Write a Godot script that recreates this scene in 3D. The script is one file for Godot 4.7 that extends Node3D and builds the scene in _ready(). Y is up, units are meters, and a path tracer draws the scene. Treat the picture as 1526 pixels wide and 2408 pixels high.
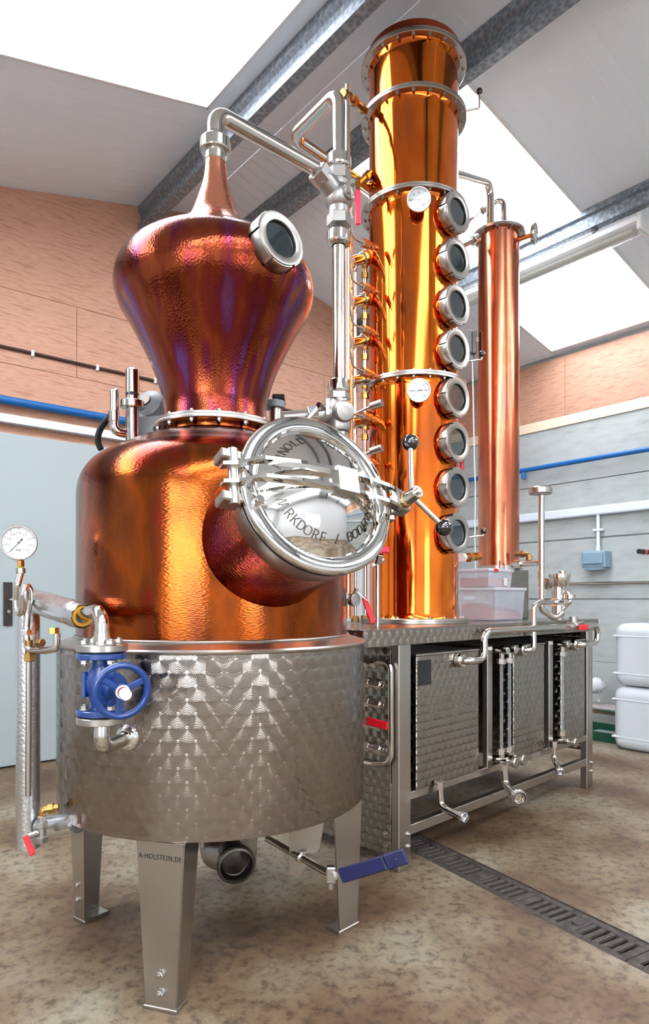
extends Node3D

# ---------------------------------------------------------------- frames
# The eye stands 1.2 m above the floor, 39.3 degrees round from the gable wall.
const YAW := -0.68592
const EYE := 1.2
var M := {}          # materials
var HEX := {}        # shared bolt meshes
var taken := {}

func C(l: float, h: float, d: float) -> Vector3:      # metres to the right, up and away, as the floor plan was surveyed from the tripod
	return Basis(Vector3.UP, YAW) * Vector3(l, h, -d)

func at(u: float, v: float, d: float) -> Vector3:      # a surveyed sight line, d metres off: returns right, up, back in the tripod's frame
	return Vector3((u - 763.0) / 1580.0 * d, EYE + (1410.0 - v) / 1580.0 * d, -d)

var KF := Transform3D()    # pot still: axis
var CF := Transform3D()    # rectifying column: axis
var DF := Transform3D()    # condenser: axis
var MF := Transform3D()    # work bench: foot of its near corner, x along the front, z out of the front
var RF := Transform3D()    # surveying frame at the floor below the tripod

# ---------------------------------------------------------------- mesh builder
class MB:
	var V := PackedVector3Array()
	var N := PackedVector3Array()
	var U := PackedVector2Array()
	var I := PackedInt32Array()
	var T := Transform3D()

	func vert(p: Vector3, n: Vector3, uv: Vector2) -> int:
		V.append(T * p); N.append((T.basis * n).normalized()); U.append(uv)
		return V.size() - 1

	func tri(a: int, b: int, c: int) -> void:
		var g := (V[b] - V[a]).cross(V[c] - V[a])
		if g.dot(N[a] + N[b] + N[c]) > 0.0:
			I.append(a); I.append(c); I.append(b)
		else:
			I.append(a); I.append(b); I.append(c)

	func quad(a: int, b: int, c: int, d: int) -> void:
		tri(a, b, c); tri(a, c, d)

	func flat(pts: Array, n: Vector3) -> void:      # convex polygon
		var ax := n.cross(Vector3.UP)
		if ax.length() < 0.1: ax = Vector3.RIGHT
		ax = ax.normalized()
		var ay := n.cross(ax)
		var ids := []
		for p in pts: ids.append(vert(p, n, Vector2(p.dot(ax), p.dot(ay))))
		for k in range(1, pts.size() - 1): tri(ids[0], ids[k], ids[k + 1])

	# surface of revolution about +y; profile of (radius, height)
	func lathe(prof: Array, segs := 40, crease := 0.6, a0 := 0.0, a1 := TAU) -> MB:
		var n := prof.size()
		var dirs := []
		for k in n - 1:
			dirs.append((prof[k + 1] - prof[k]).normalized())
		var tot := 0.0
		var rref := 0.0
		for p in prof: rref = maxf(rref, p.x)
		for k in n - 1:
			var p: Vector2 = prof[k]
			var q: Vector2 = prof[k + 1]
			var e: Vector2 = dirs[k]
			var ep := e
			var en := e
			if k > 0 and absf(e.angle_to(dirs[k - 1])) < crease: ep = (e + dirs[k - 1]).normalized()
			if k < n - 2 and absf(e.angle_to(dirs[k + 1])) < crease: en = (e + dirs[k + 1]).normalized()
			var l := p.distance_to(q)
			var first := V.size()
			for s in segs + 1:
				var a := a0 + (a1 - a0) * s / segs
				var c := cos(a)
				var d := sin(a)
				vert(Vector3(p.x * c, p.y, p.x * d), Vector3(ep.y * c, -ep.x, ep.y * d), Vector2((a - a0) * rref, tot))
				vert(Vector3(q.x * c, q.y, q.x * d), Vector3(en.y * c, -en.x, en.y * d), Vector2((a - a0) * rref, tot + l))
			for s in segs:
				var o := first + s * 2
				if p.x > 1e-5: tri(o, o + 1, o + 2)
				if q.x > 1e-5: tri(o + 1, o + 3, o + 2)
			tot += l
		return self

	# closed solid of revolution between two points
	func cyl(a: Vector3, b: Vector3, r: float, r2 := -1.0, segs := 20, bev := 0.0015) -> MB:
		if r2 < 0.0: r2 = r
		var keep := T
		var h := a.distance_to(b)
		T = T * MB.along(a, b - a)
		bev = minf(bev, minf(h * 0.4, minf(r, r2) * 0.4))
		lathe([Vector2(0, 0), Vector2(r - bev, 0), Vector2(r, bev), Vector2(r2, h - bev), Vector2(r2 - bev, h), Vector2(0, h)], segs, 0.3)
		T = keep
		return self

	# lathe along any axis
	func turn(at: Vector3, axis: Vector3, prof: Array, segs := 32, crease := 0.6) -> MB:
		var keep := T
		T = T * MB.along(at, axis)
		lathe(prof, segs, crease)
		T = keep
		return self

	func hex(a: Vector3, b: Vector3, r: float) -> MB:
		var keep := T
		var h := a.distance_to(b)
		T = T * MB.along(a, b - a)
		prism_ring(6, r, h)
		T = keep
		return self

	func prism_ring(k: int, r: float, h: float) -> void:
		var top := []
		var bot := []
		var c := minf(r * 0.1, h * 0.2)
		var rim := []
		for i in k:
			var a := TAU * i / k
			bot.append(Vector3(r * cos(a), 0, r * sin(a)))
			rim.append(Vector3(r * cos(a), h - c, r * sin(a)))
			top.append(Vector3((r - c) * cos(a), h, (r - c) * sin(a)))
		flat(top, Vector3.UP)
		flat(bot, Vector3.DOWN)
		for i in k:
			var j := (i + 1) % k
			var m := TAU * (i + 0.5) / k
			var nn := Vector3(cos(m), 0, sin(m))
			flat([bot[i], bot[j], rim[j], rim[i]], nn)
			flat([rim[i], rim[j], top[j], top[i]], (nn + Vector3.UP).normalized())

	func sphere(c: Vector3, r: float, segs := 24) -> MB:
		var p := []
		for k in segs / 2 + 1:
			var a := -PI / 2 + PI * k / (segs / 2)
			p.append(Vector2(maxf(0.0, r * cos(a)), r * sin(a)))
		var keep := T
		T = T.translated_local(c)
		lathe(p, segs, 1.0)
		T = keep
		return self

	func torus(at: Vector3, axis: Vector3, R: float, r: float, segs := 40, k := 14) -> MB:
		var p := []
		for i in k + 1:
			var a := TAU * i / k
			p.append(Vector2(R + r * cos(a), r * sin(a)))
		return turn(at, axis, p, segs, 1.2)

	# pipe along a line of points, corners rounded with the given radius
	func tube(pts: Array, r: float, bend := 0.0, segs := 14, caps := true) -> MB:
		var path := []
		var n := pts.size()
		for k in n:
			if bend <= 0.0 or k == 0 or k == n - 1:
				path.append(pts[k])
				continue
			var u: Vector3 = (pts[k - 1] - pts[k])
			var w: Vector3 = (pts[k + 1] - pts[k])
			var lu := u.length()
			var lw := w.length()
			u /= lu; w /= lw
			var ang := u.angle_to(w)
			if ang > 3.1:
				path.append(pts[k]); continue
			var t := minf(bend / tan(ang / 2), minf(lu, lw) * 0.49)
			var rr := t * tan(ang / 2)
			var mid: Vector3 = pts[k] + (u + w).normalized() * (rr / sin(ang / 2))
			var s: Vector3 = pts[k] + u * t - mid
			var e: Vector3 = pts[k] + w * t - mid
			var steps := maxi(3, int((PI - ang) / 0.16))
			for q in steps + 1:
				path.append(mid + s.slerp(e, float(q) / steps).normalized() * rr)
		n = path.size()
		var tan0: Vector3 = (path[1] - path[0]).normalized()
		var ref := tan0.cross(Vector3.UP)
		if ref.length() < 0.1: ref = tan0.cross(Vector3.RIGHT)
		ref = ref.normalized()
		var rings := []
		var dist := 0.0
		for k in n:
			var tg: Vector3
			if k == 0: tg = tan0
			elif k == n - 1: tg = (path[k] - path[k - 1]).normalized()
			else: tg = ((path[k] - path[k - 1]).normalized() + (path[k + 1] - path[k]).normalized()).normalized()
			if k > 0: dist += path[k].distance_to(path[k - 1])
			ref = (ref - tg * ref.dot(tg)).normalized()
			var bi := tg.cross(ref)
			var ring := []
			for s in segs + 1:
				var a := TAU * s / segs
				var nn := ref * cos(a) + bi * sin(a)
				ring.append(vert(path[k] + nn * r, nn, Vector2(a * r, dist)))
			rings.append(ring)
			if caps and (k == 0 or k == n - 1):
				var cap := []
				for s in segs: cap.append(path[k] + (ref * cos(TAU * s / segs) + bi * sin(TAU * s / segs)) * r)
				flat(cap, -tg if k == 0 else tg)
		for k in n - 1:
			for s in segs:
				quad(rings[k][s], rings[k][s + 1], rings[k + 1][s + 1], rings[k + 1][s])
		return self

	# box with chamfered edges
	func box(c: Vector3, size: Vector3, bev := 0.002, basis := Basis()) -> MB:
		var keep := T
		T = T * Transform3D(basis, c)
		var h := size / 2.0
		bev = minf(bev, minf(h.x, minf(h.y, h.z)) * 0.8)
		if bev <= 0.0:
			for ax in 3:
				for sg in [-1.0, 1.0]:
					var q := []
					for st in [[-1, -1], [1, -1], [1, 1], [-1, 1]]:
						var p := Vector3()
						p[ax] = sg * h[ax]; p[(ax + 1) % 3] = st[0] * h[(ax + 1) % 3]; p[(ax + 2) % 3] = st[1] * h[(ax + 2) % 3]
						q.append(p)
					var nn := Vector3(); nn[ax] = sg
					flat(q, nn)
			T = keep
			return self
		for ax in 3:
			var b := (ax + 1) % 3
			var d := (ax + 2) % 3
			for sg in [-1.0, 1.0]:
				var q := []
				for st in [[-1, -1], [1, -1], [1, 1], [-1, 1]]:
					var p := Vector3()
					p[ax] = sg * h[ax]; p[b] = st[0] * (h[b] - bev); p[d] = st[1] * (h[d] - bev)
					q.append(p)
				var nn := Vector3(); nn[ax] = sg
				flat(q, nn)
				for s2 in [-1.0, 1.0]:       # edge between +-ax and +-b, running along d
					var e := []
					for t in [-1.0, 1.0]:
						var p := Vector3(); p[ax] = sg * h[ax]; p[b] = s2 * (h[b] - bev); p[d] = t * (h[d] - bev); e.append(p)
					for t in [1.0, -1.0]:
						var p := Vector3(); p[ax] = sg * (h[ax] - bev); p[b] = s2 * h[b]; p[d] = t * (h[d] - bev); e.append(p)
					var en := Vector3(); en[ax] = sg; en[b] = s2
					flat(e, en.normalized())
		for sx in [-1.0, 1.0]:
			for sy in [-1.0, 1.0]:
				for sz in [-1.0, 1.0]:
					flat([Vector3(sx * h.x, sy * (h.y - bev), sz * (h.z - bev)), Vector3(sx * (h.x - bev), sy * h.y, sz * (h.z - bev)), Vector3(sx * (h.x - bev), sy * (h.y - bev), sz * h.z)], Vector3(sx, sy, sz).normalized())
		T = keep
		return self

	# bar of rectangular section between two points; w across `side`, t across the third axis
	func bar(a: Vector3, b: Vector3, w: float, t: float, side: Vector3, bev := 0.0015) -> MB:
		var y := (b - a).normalized()
		var x := (side - y * side.dot(y)).normalized()
		return box((a + b) / 2.0, Vector3(w, a.distance_to(b), t), bev, Basis(x, y, x.cross(y)))

	# box with round edges and smooth shading
	func rbox(c: Vector3, size: Vector3, r: float, k := 4, basis := Basis()) -> MB:
		var keep := T
		T = T * Transform3D(basis, c)
		var h := size / 2.0
		r = minf(r, minf(h.x, minf(h.y, h.z)) * 0.98)
		for ax in 3:
			var b := (ax + 1) % 3
			var d := (ax + 2) % 3
			var gb := []
			var gd := []
			for i in k + 1:
				var w := r * (1.0 - tan(PI / 4 * (1.0 - float(i) / k)))
				gb.append(-h[b] + w); gd.append(-h[d] + w)
			for i in k + 1:
				gb.append(-gb[k - i]); gd.append(-gd[k - i])
			for sg in [-1.0, 1.0]:
				var ids := []
				for i in gb.size():
					for j in gd.size():
						var p := Vector3(); p[ax] = sg * h[ax]; p[b] = gb[i]; p[d] = gd[j]
						var inn := Vector3(clampf(p.x, -h.x + r, h.x - r), clampf(p.y, -h.y + r, h.y - r), clampf(p.z, -h.z + r, h.z - r))
						var nn := (p - inn).normalized()
						ids.append(vert(inn + nn * r, nn, Vector2(p[b], p[d])))
				var m := gd.size()
				for i in gb.size() - 1:
					for j in m - 1:
						quad(ids[i * m + j], ids[(i + 1) * m + j], ids[(i + 1) * m + j + 1], ids[i * m + j + 1])
		T = keep
		return self

	# polygon in the xy plane, thickened along z
	func prism(poly: PackedVector2Array, z0: float, z1: float) -> MB:
		var tr := Geometry2D.triangulate_polygon(poly)
		for sg in [0, 1]:
			var z := z1 if sg == 1 else z0
			var nn := Vector3(0, 0, 1.0 if sg == 1 else -1.0)
			var ids := []
			for p in poly: ids.append(vert(Vector3(p.x, p.y, z), nn, p))
			for k in range(0, tr.size(), 3): tri(ids[tr[k]], ids[tr[k + 1]], ids[tr[k + 2]])
		var area := 0.0
		for k in poly.size():
			area += poly[k].cross(poly[(k + 1) % poly.size()])
		for k in poly.size():
			var p := poly[k]
			var q := poly[(k + 1) % poly.size()]
			var e := (q - p).normalized()
			var nn := Vector3(e.y, -e.x, 0) * (1.0 if area > 0 else -1.0)
			flat([Vector3(p.x, p.y, z0), Vector3(q.x, q.y, z0), Vector3(q.x, q.y, z1), Vector3(p.x, p.y, z1)], nn)
		return self

	# flat convex plate of some thickness
	func plate(pts: Array, t: float) -> MB:
		var nn: Vector3 = (pts[1] - pts[0]).cross(pts[2] - pts[0]).normalized()
		var f := []
		var g := []
		var mid := Vector3.ZERO
		for p in pts:
			f.append(p + nn * t / 2); g.append(p - nn * t / 2); mid += p / pts.size()
		flat(f, nn); flat(g, -nn)
		for k in pts.size():
			var j := (k + 1) % pts.size()
			var o: Vector3 = (pts[j] - pts[k]).cross(nn).normalized()
			if o.dot(pts[k] - mid) < 0: o = -o
			flat([f[k], f[j], g[j], g[k]], o)
		return self

	# take in another mesh (lettering)
	func take(m: Mesh, t: Transform3D) -> MB:
		for s in m.get_surface_count():
			var a := m.surface_get_arrays(s)
			var o := V.size()
			var vv: PackedVector3Array = a[Mesh.ARRAY_VERTEX]
			var nn: PackedVector3Array = a[Mesh.ARRAY_NORMAL]
			for k in vv.size(): vert(t * vv[k], t.basis * nn[k], Vector2.ZERO)
			var ii: PackedInt32Array = a[Mesh.ARRAY_INDEX] if a[Mesh.ARRAY_INDEX] != null else PackedInt32Array(range(vv.size()))
			for k in range(0, ii.size() - 2, 3): tri(o + ii[k], o + ii[k + 1], o + ii[k + 2])
		return self

	func mesh() -> ArrayMesh:
		var a := []
		a.resize(Mesh.ARRAY_MAX)
		a[Mesh.ARRAY_VERTEX] = V; a[Mesh.ARRAY_NORMAL] = N; a[Mesh.ARRAY_TEX_UV] = U; a[Mesh.ARRAY_TEX_UV2] = U; a[Mesh.ARRAY_INDEX] = I
		var m := ArrayMesh.new()
		m.add_surface_from_arrays(Mesh.PRIMITIVE_TRIANGLES, a)
		return m

	static func along(at: Vector3, y: Vector3) -> Transform3D:
		y = y.normalized()
		var x := Vector3.RIGHT if absf(y.x) < 0.9 else Vector3.FORWARD
		x = (x - y * x.dot(y)).normalized()
		return Transform3D(Basis(x, y, x.cross(y)), at)

func mb() -> MB: return MB.new()
func v3(x, y, z) -> Vector3: return Vector3(x, y, z)
func v2(x, y) -> Vector2: return Vector2(x, y)

func numbered(called: String) -> String:
	if not taken.has(called):
		taken[called] = 0
		return called
	taken[called] += 1
	return "%s_%03d" % [called, taken[called]]

func thing(called: String, label: String, category: String, t := Transform3D(), group := "") -> Node3D:
	var o := Node3D.new()
	o.name = numbered(called)
	add_child(o)
	o.transform = t
	o.set_meta("label", label); o.set_meta("category", category)
	if group: o.set_meta("group", group)
	return o

func part(parent: Node, called: String, m: Variant, mat: Material, t := Transform3D(), label := "") -> MeshInstance3D:
	var o := MeshInstance3D.new()
	o.name = called
	o.mesh = m.mesh() if m is MB else m
	o.material_override = mat
	o.transform = t
	parent.add_child(o, true)
	if label: o.set_meta("label", label)
	return o

func single(called: String, label: String, category: String, m: Variant, mat: Material, t := Transform3D(), group := "") -> MeshInstance3D:
	var o := part(self, numbered(called), m, mat, t)
	o.set_meta("label", label); o.set_meta("category", category)
	if group: o.set_meta("group", group)
	return o

func struct(called: String, label := "") -> Node3D:
	var o := Node3D.new()
	o.name = called
	o.set_meta("kind", "structure")
	if label: o.set_meta("label", label)
	add_child(o)
	return o

func bolt_mesh(r: float, h: float) -> ArrayMesh:
	var key := "%.4f_%.4f" % [r, h]
	if not HEX.has(key):
		var b := mb()
		b.cyl(v3(0, 0, 0), v3(0, h * 0.15, 0), r * 1.25, -1, 14, 0.0004)
		b.hex(v3(0, h * 0.15, 0), v3(0, h * 0.75, 0), r)
		b.cyl(v3(0, h * 0.75, 0), v3(0, h, 0), r * 0.5, -1, 10, 0.0006)
		HEX[key] = b.mesh()
	return HEX[key]

func text(s: String, size: float, depth := 0.001, bold := false) -> TextMesh:
	var t := TextMesh.new()
	var f := SystemFont.new()
	f.font_names = PackedStringArray(["Droid Sans"])
	if bold: f.font_weight = 700
	t.font = f
	t.text = s
	t.font_size = 48
	t.pixel_size = size / 34.0       # size = cap height
	t.depth = depth
	t.curve_step = 2.0
	return t

# ---------------------------------------------------------------- materials
func mat(col: Color, rough := 0.5, metal := 0.0) -> StandardMaterial3D:
	var m := StandardMaterial3D.new()
	m.albedo_color = col
	m.roughness = rough
	m.metallic = metal
	return m

func noise(kind: int, freq: float, oct := 4, sd := 1) -> FastNoiseLite:
	var n := FastNoiseLite.new()
	n.noise_type = kind
	n.frequency = freq
	n.seed = sd
	n.fractal_octaves = oct
	if kind == FastNoiseLite.TYPE_CELLULAR:
		n.fractal_type = FastNoiseLite.FRACTAL_NONE
	return n

func ntex(n: FastNoiseLite, size := 512, stops := [], normal := 0.0) -> NoiseTexture2D:
	var t := NoiseTexture2D.new()
	t.width = size; t.height = size
	t.seamless = true
	t.noise = n
	if stops:
		var g := Gradient.new()
		var off := PackedFloat32Array()
		var cc := PackedColorArray()
		for s in stops:
			off.append(s[0]); cc.append(s[1])
		g.offsets = off; g.colors = cc
		t.color_ramp = g
	if normal > 0.0:
		t.as_normal_map = true
		t.bump_strength = normal
	return t

func with_normal(m: StandardMaterial3D, t: Texture2D, s: float) -> StandardMaterial3D:
	m.normal_enabled = true
	m.normal_texture = t
	m.normal_scale = s
	return m

func with_detail(m: StandardMaterial3D, t: Texture2D, sc: Vector3, mode := BaseMaterial3D.BLEND_MODE_MIX, tri := false) -> StandardMaterial3D:
	m.detail_enabled = true
	m.detail_albedo = t
	m.detail_blend_mode = mode
	m.detail_uv_layer = BaseMaterial3D.DETAIL_UV_2
	m.uv2_scale = sc
	if tri:
		m.uv2_triplanar = true
		m.uv2_world_triplanar = true
	return m

func tri(m: StandardMaterial3D, sc: Vector3, world := true) -> StandardMaterial3D:
	m.uv1_triplanar = true
	m.uv1_world_triplanar = world
	m.uv1_scale = sc
	return m

# overlapping discs left by a circular brush: rows of half-covered circles, each with ring-shaped scratches
func brushed_discs() -> ImageTexture:
	var c := 112                             # pixels from disc to disc
	var hr := 84                             # pixels from row to row
	var w := c * 4
	var h := hr * 4
	var im := Image.create(w, h, false, Image.FORMAT_RGB8)
	var R := c * 0.70
	var rng := RandomNumberGenerator.new()
	rng.seed = 7
	var lean := []
	for k in 16: lean.append(Vector2(rng.randf_range(-1, 1), rng.randf_range(-1, 1)) * 0.022)
	for y in h:
		for x in w:
			var best := Vector2.ZERO
			var tilt := Vector2.ZERO
			var r0 := int(floor(y / float(hr)))
			for row in [r0 - 1, r0, r0 + 1]:             # later rows lie over earlier ones
				var off := 0.5 if posmod(row, 2) == 1 else 0.0
				var col := int(round(x / float(c) - off))
				var d := Vector2(x - (col + off) * c, y - row * hr)
				if d.length_squared() < R * R:
					best = d
					tilt = lean[posmod(row, 4) * 4 + posmod(col, 4)]
			var l := best.length()
			var nn := tilt
			if l > 1.0:
				var ring := sin(l * 2.2) * 0.26 + sin(l * 0.61 + 1.0) * 0.10
				nn += best / l * (0.07 * l / R + ring)
			var k := Vector3(nn.x, nn.y, 1.0).normalized()
			im.set_pixel(x, y, Color(0.5 + 0.5 * k.x, 0.5 - 0.5 * k.y, 0.5 + 0.5 * k.z))
	return ImageTexture.create_from_image(im)

func materials() -> void:
	var scratch := ntex(noise(FastNoiseLite.TYPE_SIMPLEX_SMOOTH, 0.02, 4, 5), 256, [], 3.0)
	M.steel = mat(Color(0.82, 0.80, 0.77), 0.13, 1.0)
	M.chrome = mat(Color(0.86, 0.85, 0.83), 0.045, 1.0)
	M.satin = mat(Color(0.70, 0.68, 0.65), 0.30, 1.0)
	M.cast = mat(Color(0.68, 0.67, 0.65), 0.42, 1.0)
	M.bolt = mat(Color(0.72, 0.71, 0.69), 0.25, 1.0)
	M.dark_steel = mat(Color(0.33, 0.31, 0.29), 0.35, 1.0)
	var discs := brushed_discs()
	M.discs = with_normal(mat(Color(0.59, 0.56, 0.53), 0.12, 1.0), discs, 1.0)
	M.discs.uv1_scale = v3(1.0 / 0.2145, 1.0 / 0.160, 1)
	M.discs_bench = with_normal(mat(Color(0.58, 0.555, 0.52), 0.13, 1.0), discs, 1.6)
	M.discs_bench.uv1_scale = v3(1.0 / 0.20, 1.0 / 0.15, 1)
	# copper
	var dull := ntex(noise(FastNoiseLite.TYPE_SIMPLEX_SMOOTH, 0.006, 5, 3), 512, [[0.0, Color(0.82, 0.38, 0.13)], [0.45, Color(0.88, 0.46, 0.16)], [0.75, Color(0.80, 0.38, 0.14)], [1.0, Color(0.66, 0.35, 0.18)]])
	M.copper = with_normal(mat(Color(1, 1, 1), 0.09, 1.0), ntex(noise(FastNoiseLite.TYPE_SIMPLEX_SMOOTH, 0.004, 3, 8), 512, [], 1.2), 0.12)
	M.copper.uv1_scale = v3(1.2, 0.7, 1)
	M.copper = with_detail(M.copper, dull, v3(0.9, 0.35, 1))
	var pink := ntex(noise(FastNoiseLite.TYPE_SIMPLEX_SMOOTH, 0.006, 5, 13), 512, [[0.0, Color(0.66, 0.37, 0.27)], [0.5, Color(0.76, 0.46, 0.34)], [0.8, Color(0.68, 0.42, 0.34)], [1.0, Color(0.54, 0.39, 0.37)]])
	M.copper_pink = with_detail(mat(Color(1, 1, 1), 0.21, 1.0), pink, v3(0.9, 0.4, 1))
	M.copper_fitting = mat(Color(0.86, 0.50, 0.30), 0.22, 1.0)
	# hammered and heat-tinted copper of the pot
	var facets := ntex(noise(FastNoiseLite.TYPE_CELLULAR, 0.045, 1, 4), 512, [], 5.0)
	var tint := ntex(noise(FastNoiseLite.TYPE_SIMPLEX_SMOOTH, 0.0075, 4, 21), 512, [[0.0, Color(0.42, 0.18, 0.36)], [0.2, Color(0.43, 0.15, 0.20)], [0.38, Color(0.52, 0.25, 0.14)], [0.55, Color(0.45, 0.18, 0.13)], [0.72, Color(0.42, 0.15, 0.22)], [0.86, Color(0.40, 0.24, 0.44)], [1.0, Color(0.58, 0.30, 0.15)]])
	M.helmet = with_normal(mat(Color(1, 1, 1), 0.17, 1.0), facets, 0.26)
	M.helmet.uv1_scale = v3(5.2, 5.2, 1)
	M.helmet = with_detail(M.helmet, tint, v3(1.3, 0.42, 1))
	var warm := ntex(noise(FastNoiseLite.TYPE_SIMPLEX_SMOOTH, 0.006, 5, 31), 512, [[0.0, Color(0.36, 0.17, 0.10)], [0.3, Color(0.48, 0.24, 0.11)], [0.5, Color(0.58, 0.27, 0.10)], [0.7, Color(0.44, 0.21, 0.10)], [0.85, Color(0.50, 0.17, 0.11)], [1.0, Color(0.40, 0.15, 0.13)]])
	M.boiler = with_normal(mat(Color(1, 1, 1), 0.17, 1.0), ntex(noise(FastNoiseLite.TYPE_CELLULAR, 0.05, 1, 6), 512, [], 5.0), 0.13)
	M.boiler.uv1_scale = v3(3.0, 9.0, 1)
	M.boiler = with_detail(M.boiler, warm, v3(1.3, 0.5, 1))
	var rosy := ntex(noise(FastNoiseLite.TYPE_SIMPLEX_SMOOTH, 0.008, 4, 41), 256, [[0.0, Color(0.52, 0.16, 0.26)], [0.4, Color(0.60, 0.22, 0.16)], [0.6, Color(0.66, 0.30, 0.16)], [1.0, Color(0.50, 0.16, 0.28)]])
	M.neck = with_normal(mat(Color(1, 1, 1), 0.16, 1.0), ntex(noise(FastNoiseLite.TYPE_CELLULAR, 0.05, 1, 7), 512, [], 5.0), 0.3)
	M.neck.uv1_scale = v3(3.0, 6.5, 1)
	M.neck = with_detail(M.neck, rosy, v3(2.0, 1.5, 1))
	M.cone = with_normal(mat(Color(0.86, 0.56, 0.44), 0.2, 1.0), facets, 0.3)
	M.cone.uv1_scale = v3(3.6, 3.6, 1)
	M.brass = mat(Color(0.72, 0.56, 0.30), 0.28, 1.0)
	M.bronze = mat(Color(0.55, 0.42, 0.26), 0.35, 1.0)
	# paint and plastic
	M.blue = mat(Color(0.0, 0.18, 0.42), 0.35); M.blue.clearcoat_enabled = true; M.blue.clearcoat = 0.5; M.blue.clearcoat_roughness = 0.15
	M.navy = mat(Color(0.03, 0.06, 0.24), 0.42)
	M.pipe_blue = mat(Color(0.0, 0.33, 0.58), 0.4)
	M.red = mat(Color(0.76, 0.06, 0.12), 0.38)
	M.red_cap = mat(Color(0.50, 0.03, 0.08), 0.35)
	M.pink_grip = mat(Color(0.82, 0.16, 0.28), 0.4)
	M.black = mat(Color(0.012, 0.012, 0.014), 0.12); M.black.clearcoat_enabled = true; M.black.clearcoat = 1.0; M.black.clearcoat_roughness = 0.04
	M.rubber = mat(Color(0.03, 0.03, 0.032), 0.6)
	M.white = mat(Color(0.86, 0.87, 0.87), 0.45)
	M.white_cap = mat(Color(0.80, 0.81, 0.84), 0.4)
	M.dial = mat(Color(0.82, 0.84, 0.84), 0.5)
	M.ink = mat(Color(0.03, 0.03, 0.035), 0.5)
	M.motor = mat(Color(0.46, 0.48, 0.49), 0.5)
	M.jug = mat(Color(0.80, 0.82, 0.84), 0.42); M.jug.backlight_enabled = true; M.jug.backlight = Color(0.45, 0.46, 0.48)
	M.bin = mat(Color(0.86, 0.89, 0.93, 0.26), 0.32); M.bin.transparency = BaseMaterial3D.TRANSPARENCY_ALPHA
	M.bin_lid = mat(Color(0.88, 0.88, 0.90, 0.6), 0.4); M.bin_lid.transparency = BaseMaterial3D.TRANSPARENCY_ALPHA
	M.grain = tri(with_normal(mat(Color(1, 1, 1), 0.85), ntex(noise(FastNoiseLite.TYPE_CELLULAR, 0.12, 1, 2), 256, [], 8.0), 1.0), v3(8, 8, 8))
	M.grain.albedo_texture = ntex(noise(FastNoiseLite.TYPE_CELLULAR, 0.12, 1, 2), 256, [[0.0, Color(0.56, 0.22, 0.10)], [0.5, Color(0.74, 0.34, 0.15)], [1.0, Color(0.40, 0.18, 0.14)]])
	M.green = mat(Color(0.02, 0.24, 0.16), 0.45)
	M.bag = mat(Color(0.9, 0.91, 0.92, 0.7), 0.3); M.bag.transparency = BaseMaterial3D.TRANSPARENCY_ALPHA
	M.paper = mat(Color(0.84, 0.84, 0.82), 0.8)
	M.box_blue = mat(Color(0.46, 0.56, 0.62), 0.45)
	M.foil = tri(with_normal(mat(Color(0.86, 0.87, 0.88), 0.26, 1.0), ntex(noise(FastNoiseLite.TYPE_CELLULAR, 0.035, 1, 12), 512, [], 5.0), 0.45), v3(5, 5, 5), false)
	M.foam = mat(Color(0.72, 0.52, 0.16), 0.9)
	M.clear = mat(Color(1, 1, 1, 0.06), 0.03); M.clear.transparency = BaseMaterial3D.TRANSPARENCY_ALPHA
	M.port = mat(Color(0.135, 0.165, 0.17), 0.06); M.port.clearcoat_enabled = true; M.port.clearcoat = 1.0; M.port.clearcoat_roughness = 0.02
	# building
	M.ply = mat(Color(1, 1, 1), 0.62)
	M.ply.albedo_texture = ntex(noise(FastNoiseLite.TYPE_SIMPLEX_SMOOTH, 0.012, 5, 51), 1024, [[0.0, Color(0.57, 0.41, 0.33)], [0.3, Color(0.67, 0.49, 0.40)], [0.55, Color(0.72, 0.55, 0.45)], [0.8, Color(0.67, 0.49, 0.40)], [1.0, Color(0.75, 0.60, 0.51)]])
	tri(M.ply, v3(0.35, 3.2, 0.35))
	M.ply_pale = mat(Color(0.86, 0.74, 0.62), 0.7)
	M.concrete = mat(Color(1, 1, 1), 0.85)
	M.concrete.albedo_texture = ntex(noise(FastNoiseLite.TYPE_SIMPLEX_SMOOTH, 0.010, 6, 61), 1024, [[0.0, Color(0.56, 0.58, 0.57)], [0.2, Color(0.61, 0.63, 0.62)], [0.5, Color(0.635, 0.655, 0.645)], [1.0, Color(0.66, 0.68, 0.67)]])
	tri(M.concrete, v3(0.35, 1.1, 0.35))
	M.floor = mat(Color(1, 1, 1), 0.55)
	M.floor.albedo_texture = ntex(noise(FastNoiseLite.TYPE_SIMPLEX_SMOOTH, 0.0036, 6, 73), 1024, [[0.0, Color(0.25, 0.18, 0.125)], [0.28, Color(0.35, 0.27, 0.19)], [0.48, Color(0.425, 0.36, 0.28)], [0.68, Color(0.50, 0.46, 0.39)], [0.85, Color(0.535, 0.51, 0.45)], [1.0, Color(0.42, 0.345, 0.26)]])
	tri(M.floor, v3(0.26, 0.26, 0.26))
	var grit := noise(FastNoiseLite.TYPE_SIMPLEX_SMOOTH, 0.010, 8, 75)
	grit.fractal_gain = 0.72
	with_detail(M.floor, ntex(grit, 2048, [[0.0, Color(0.42, 0.37, 0.33)], [0.28, Color(0.74, 0.71, 0.68)], [0.45, Color(0.91, 0.89, 0.87)], [0.65, Color(1, 0.99, 0.97)], [1.0, Color(0.88, 0.86, 0.83)]]), v3(0.8, 0.8, 0.8), BaseMaterial3D.BLEND_MODE_MUL, true)
	with_normal(M.floor, ntex(noise(FastNoiseLite.TYPE_SIMPLEX_SMOOTH, 0.02, 5, 77), 512, [], 2.0), 0.25)
	M.ceiling = mat(Color(0.92, 0.955, 0.985), 0.5)
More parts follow.
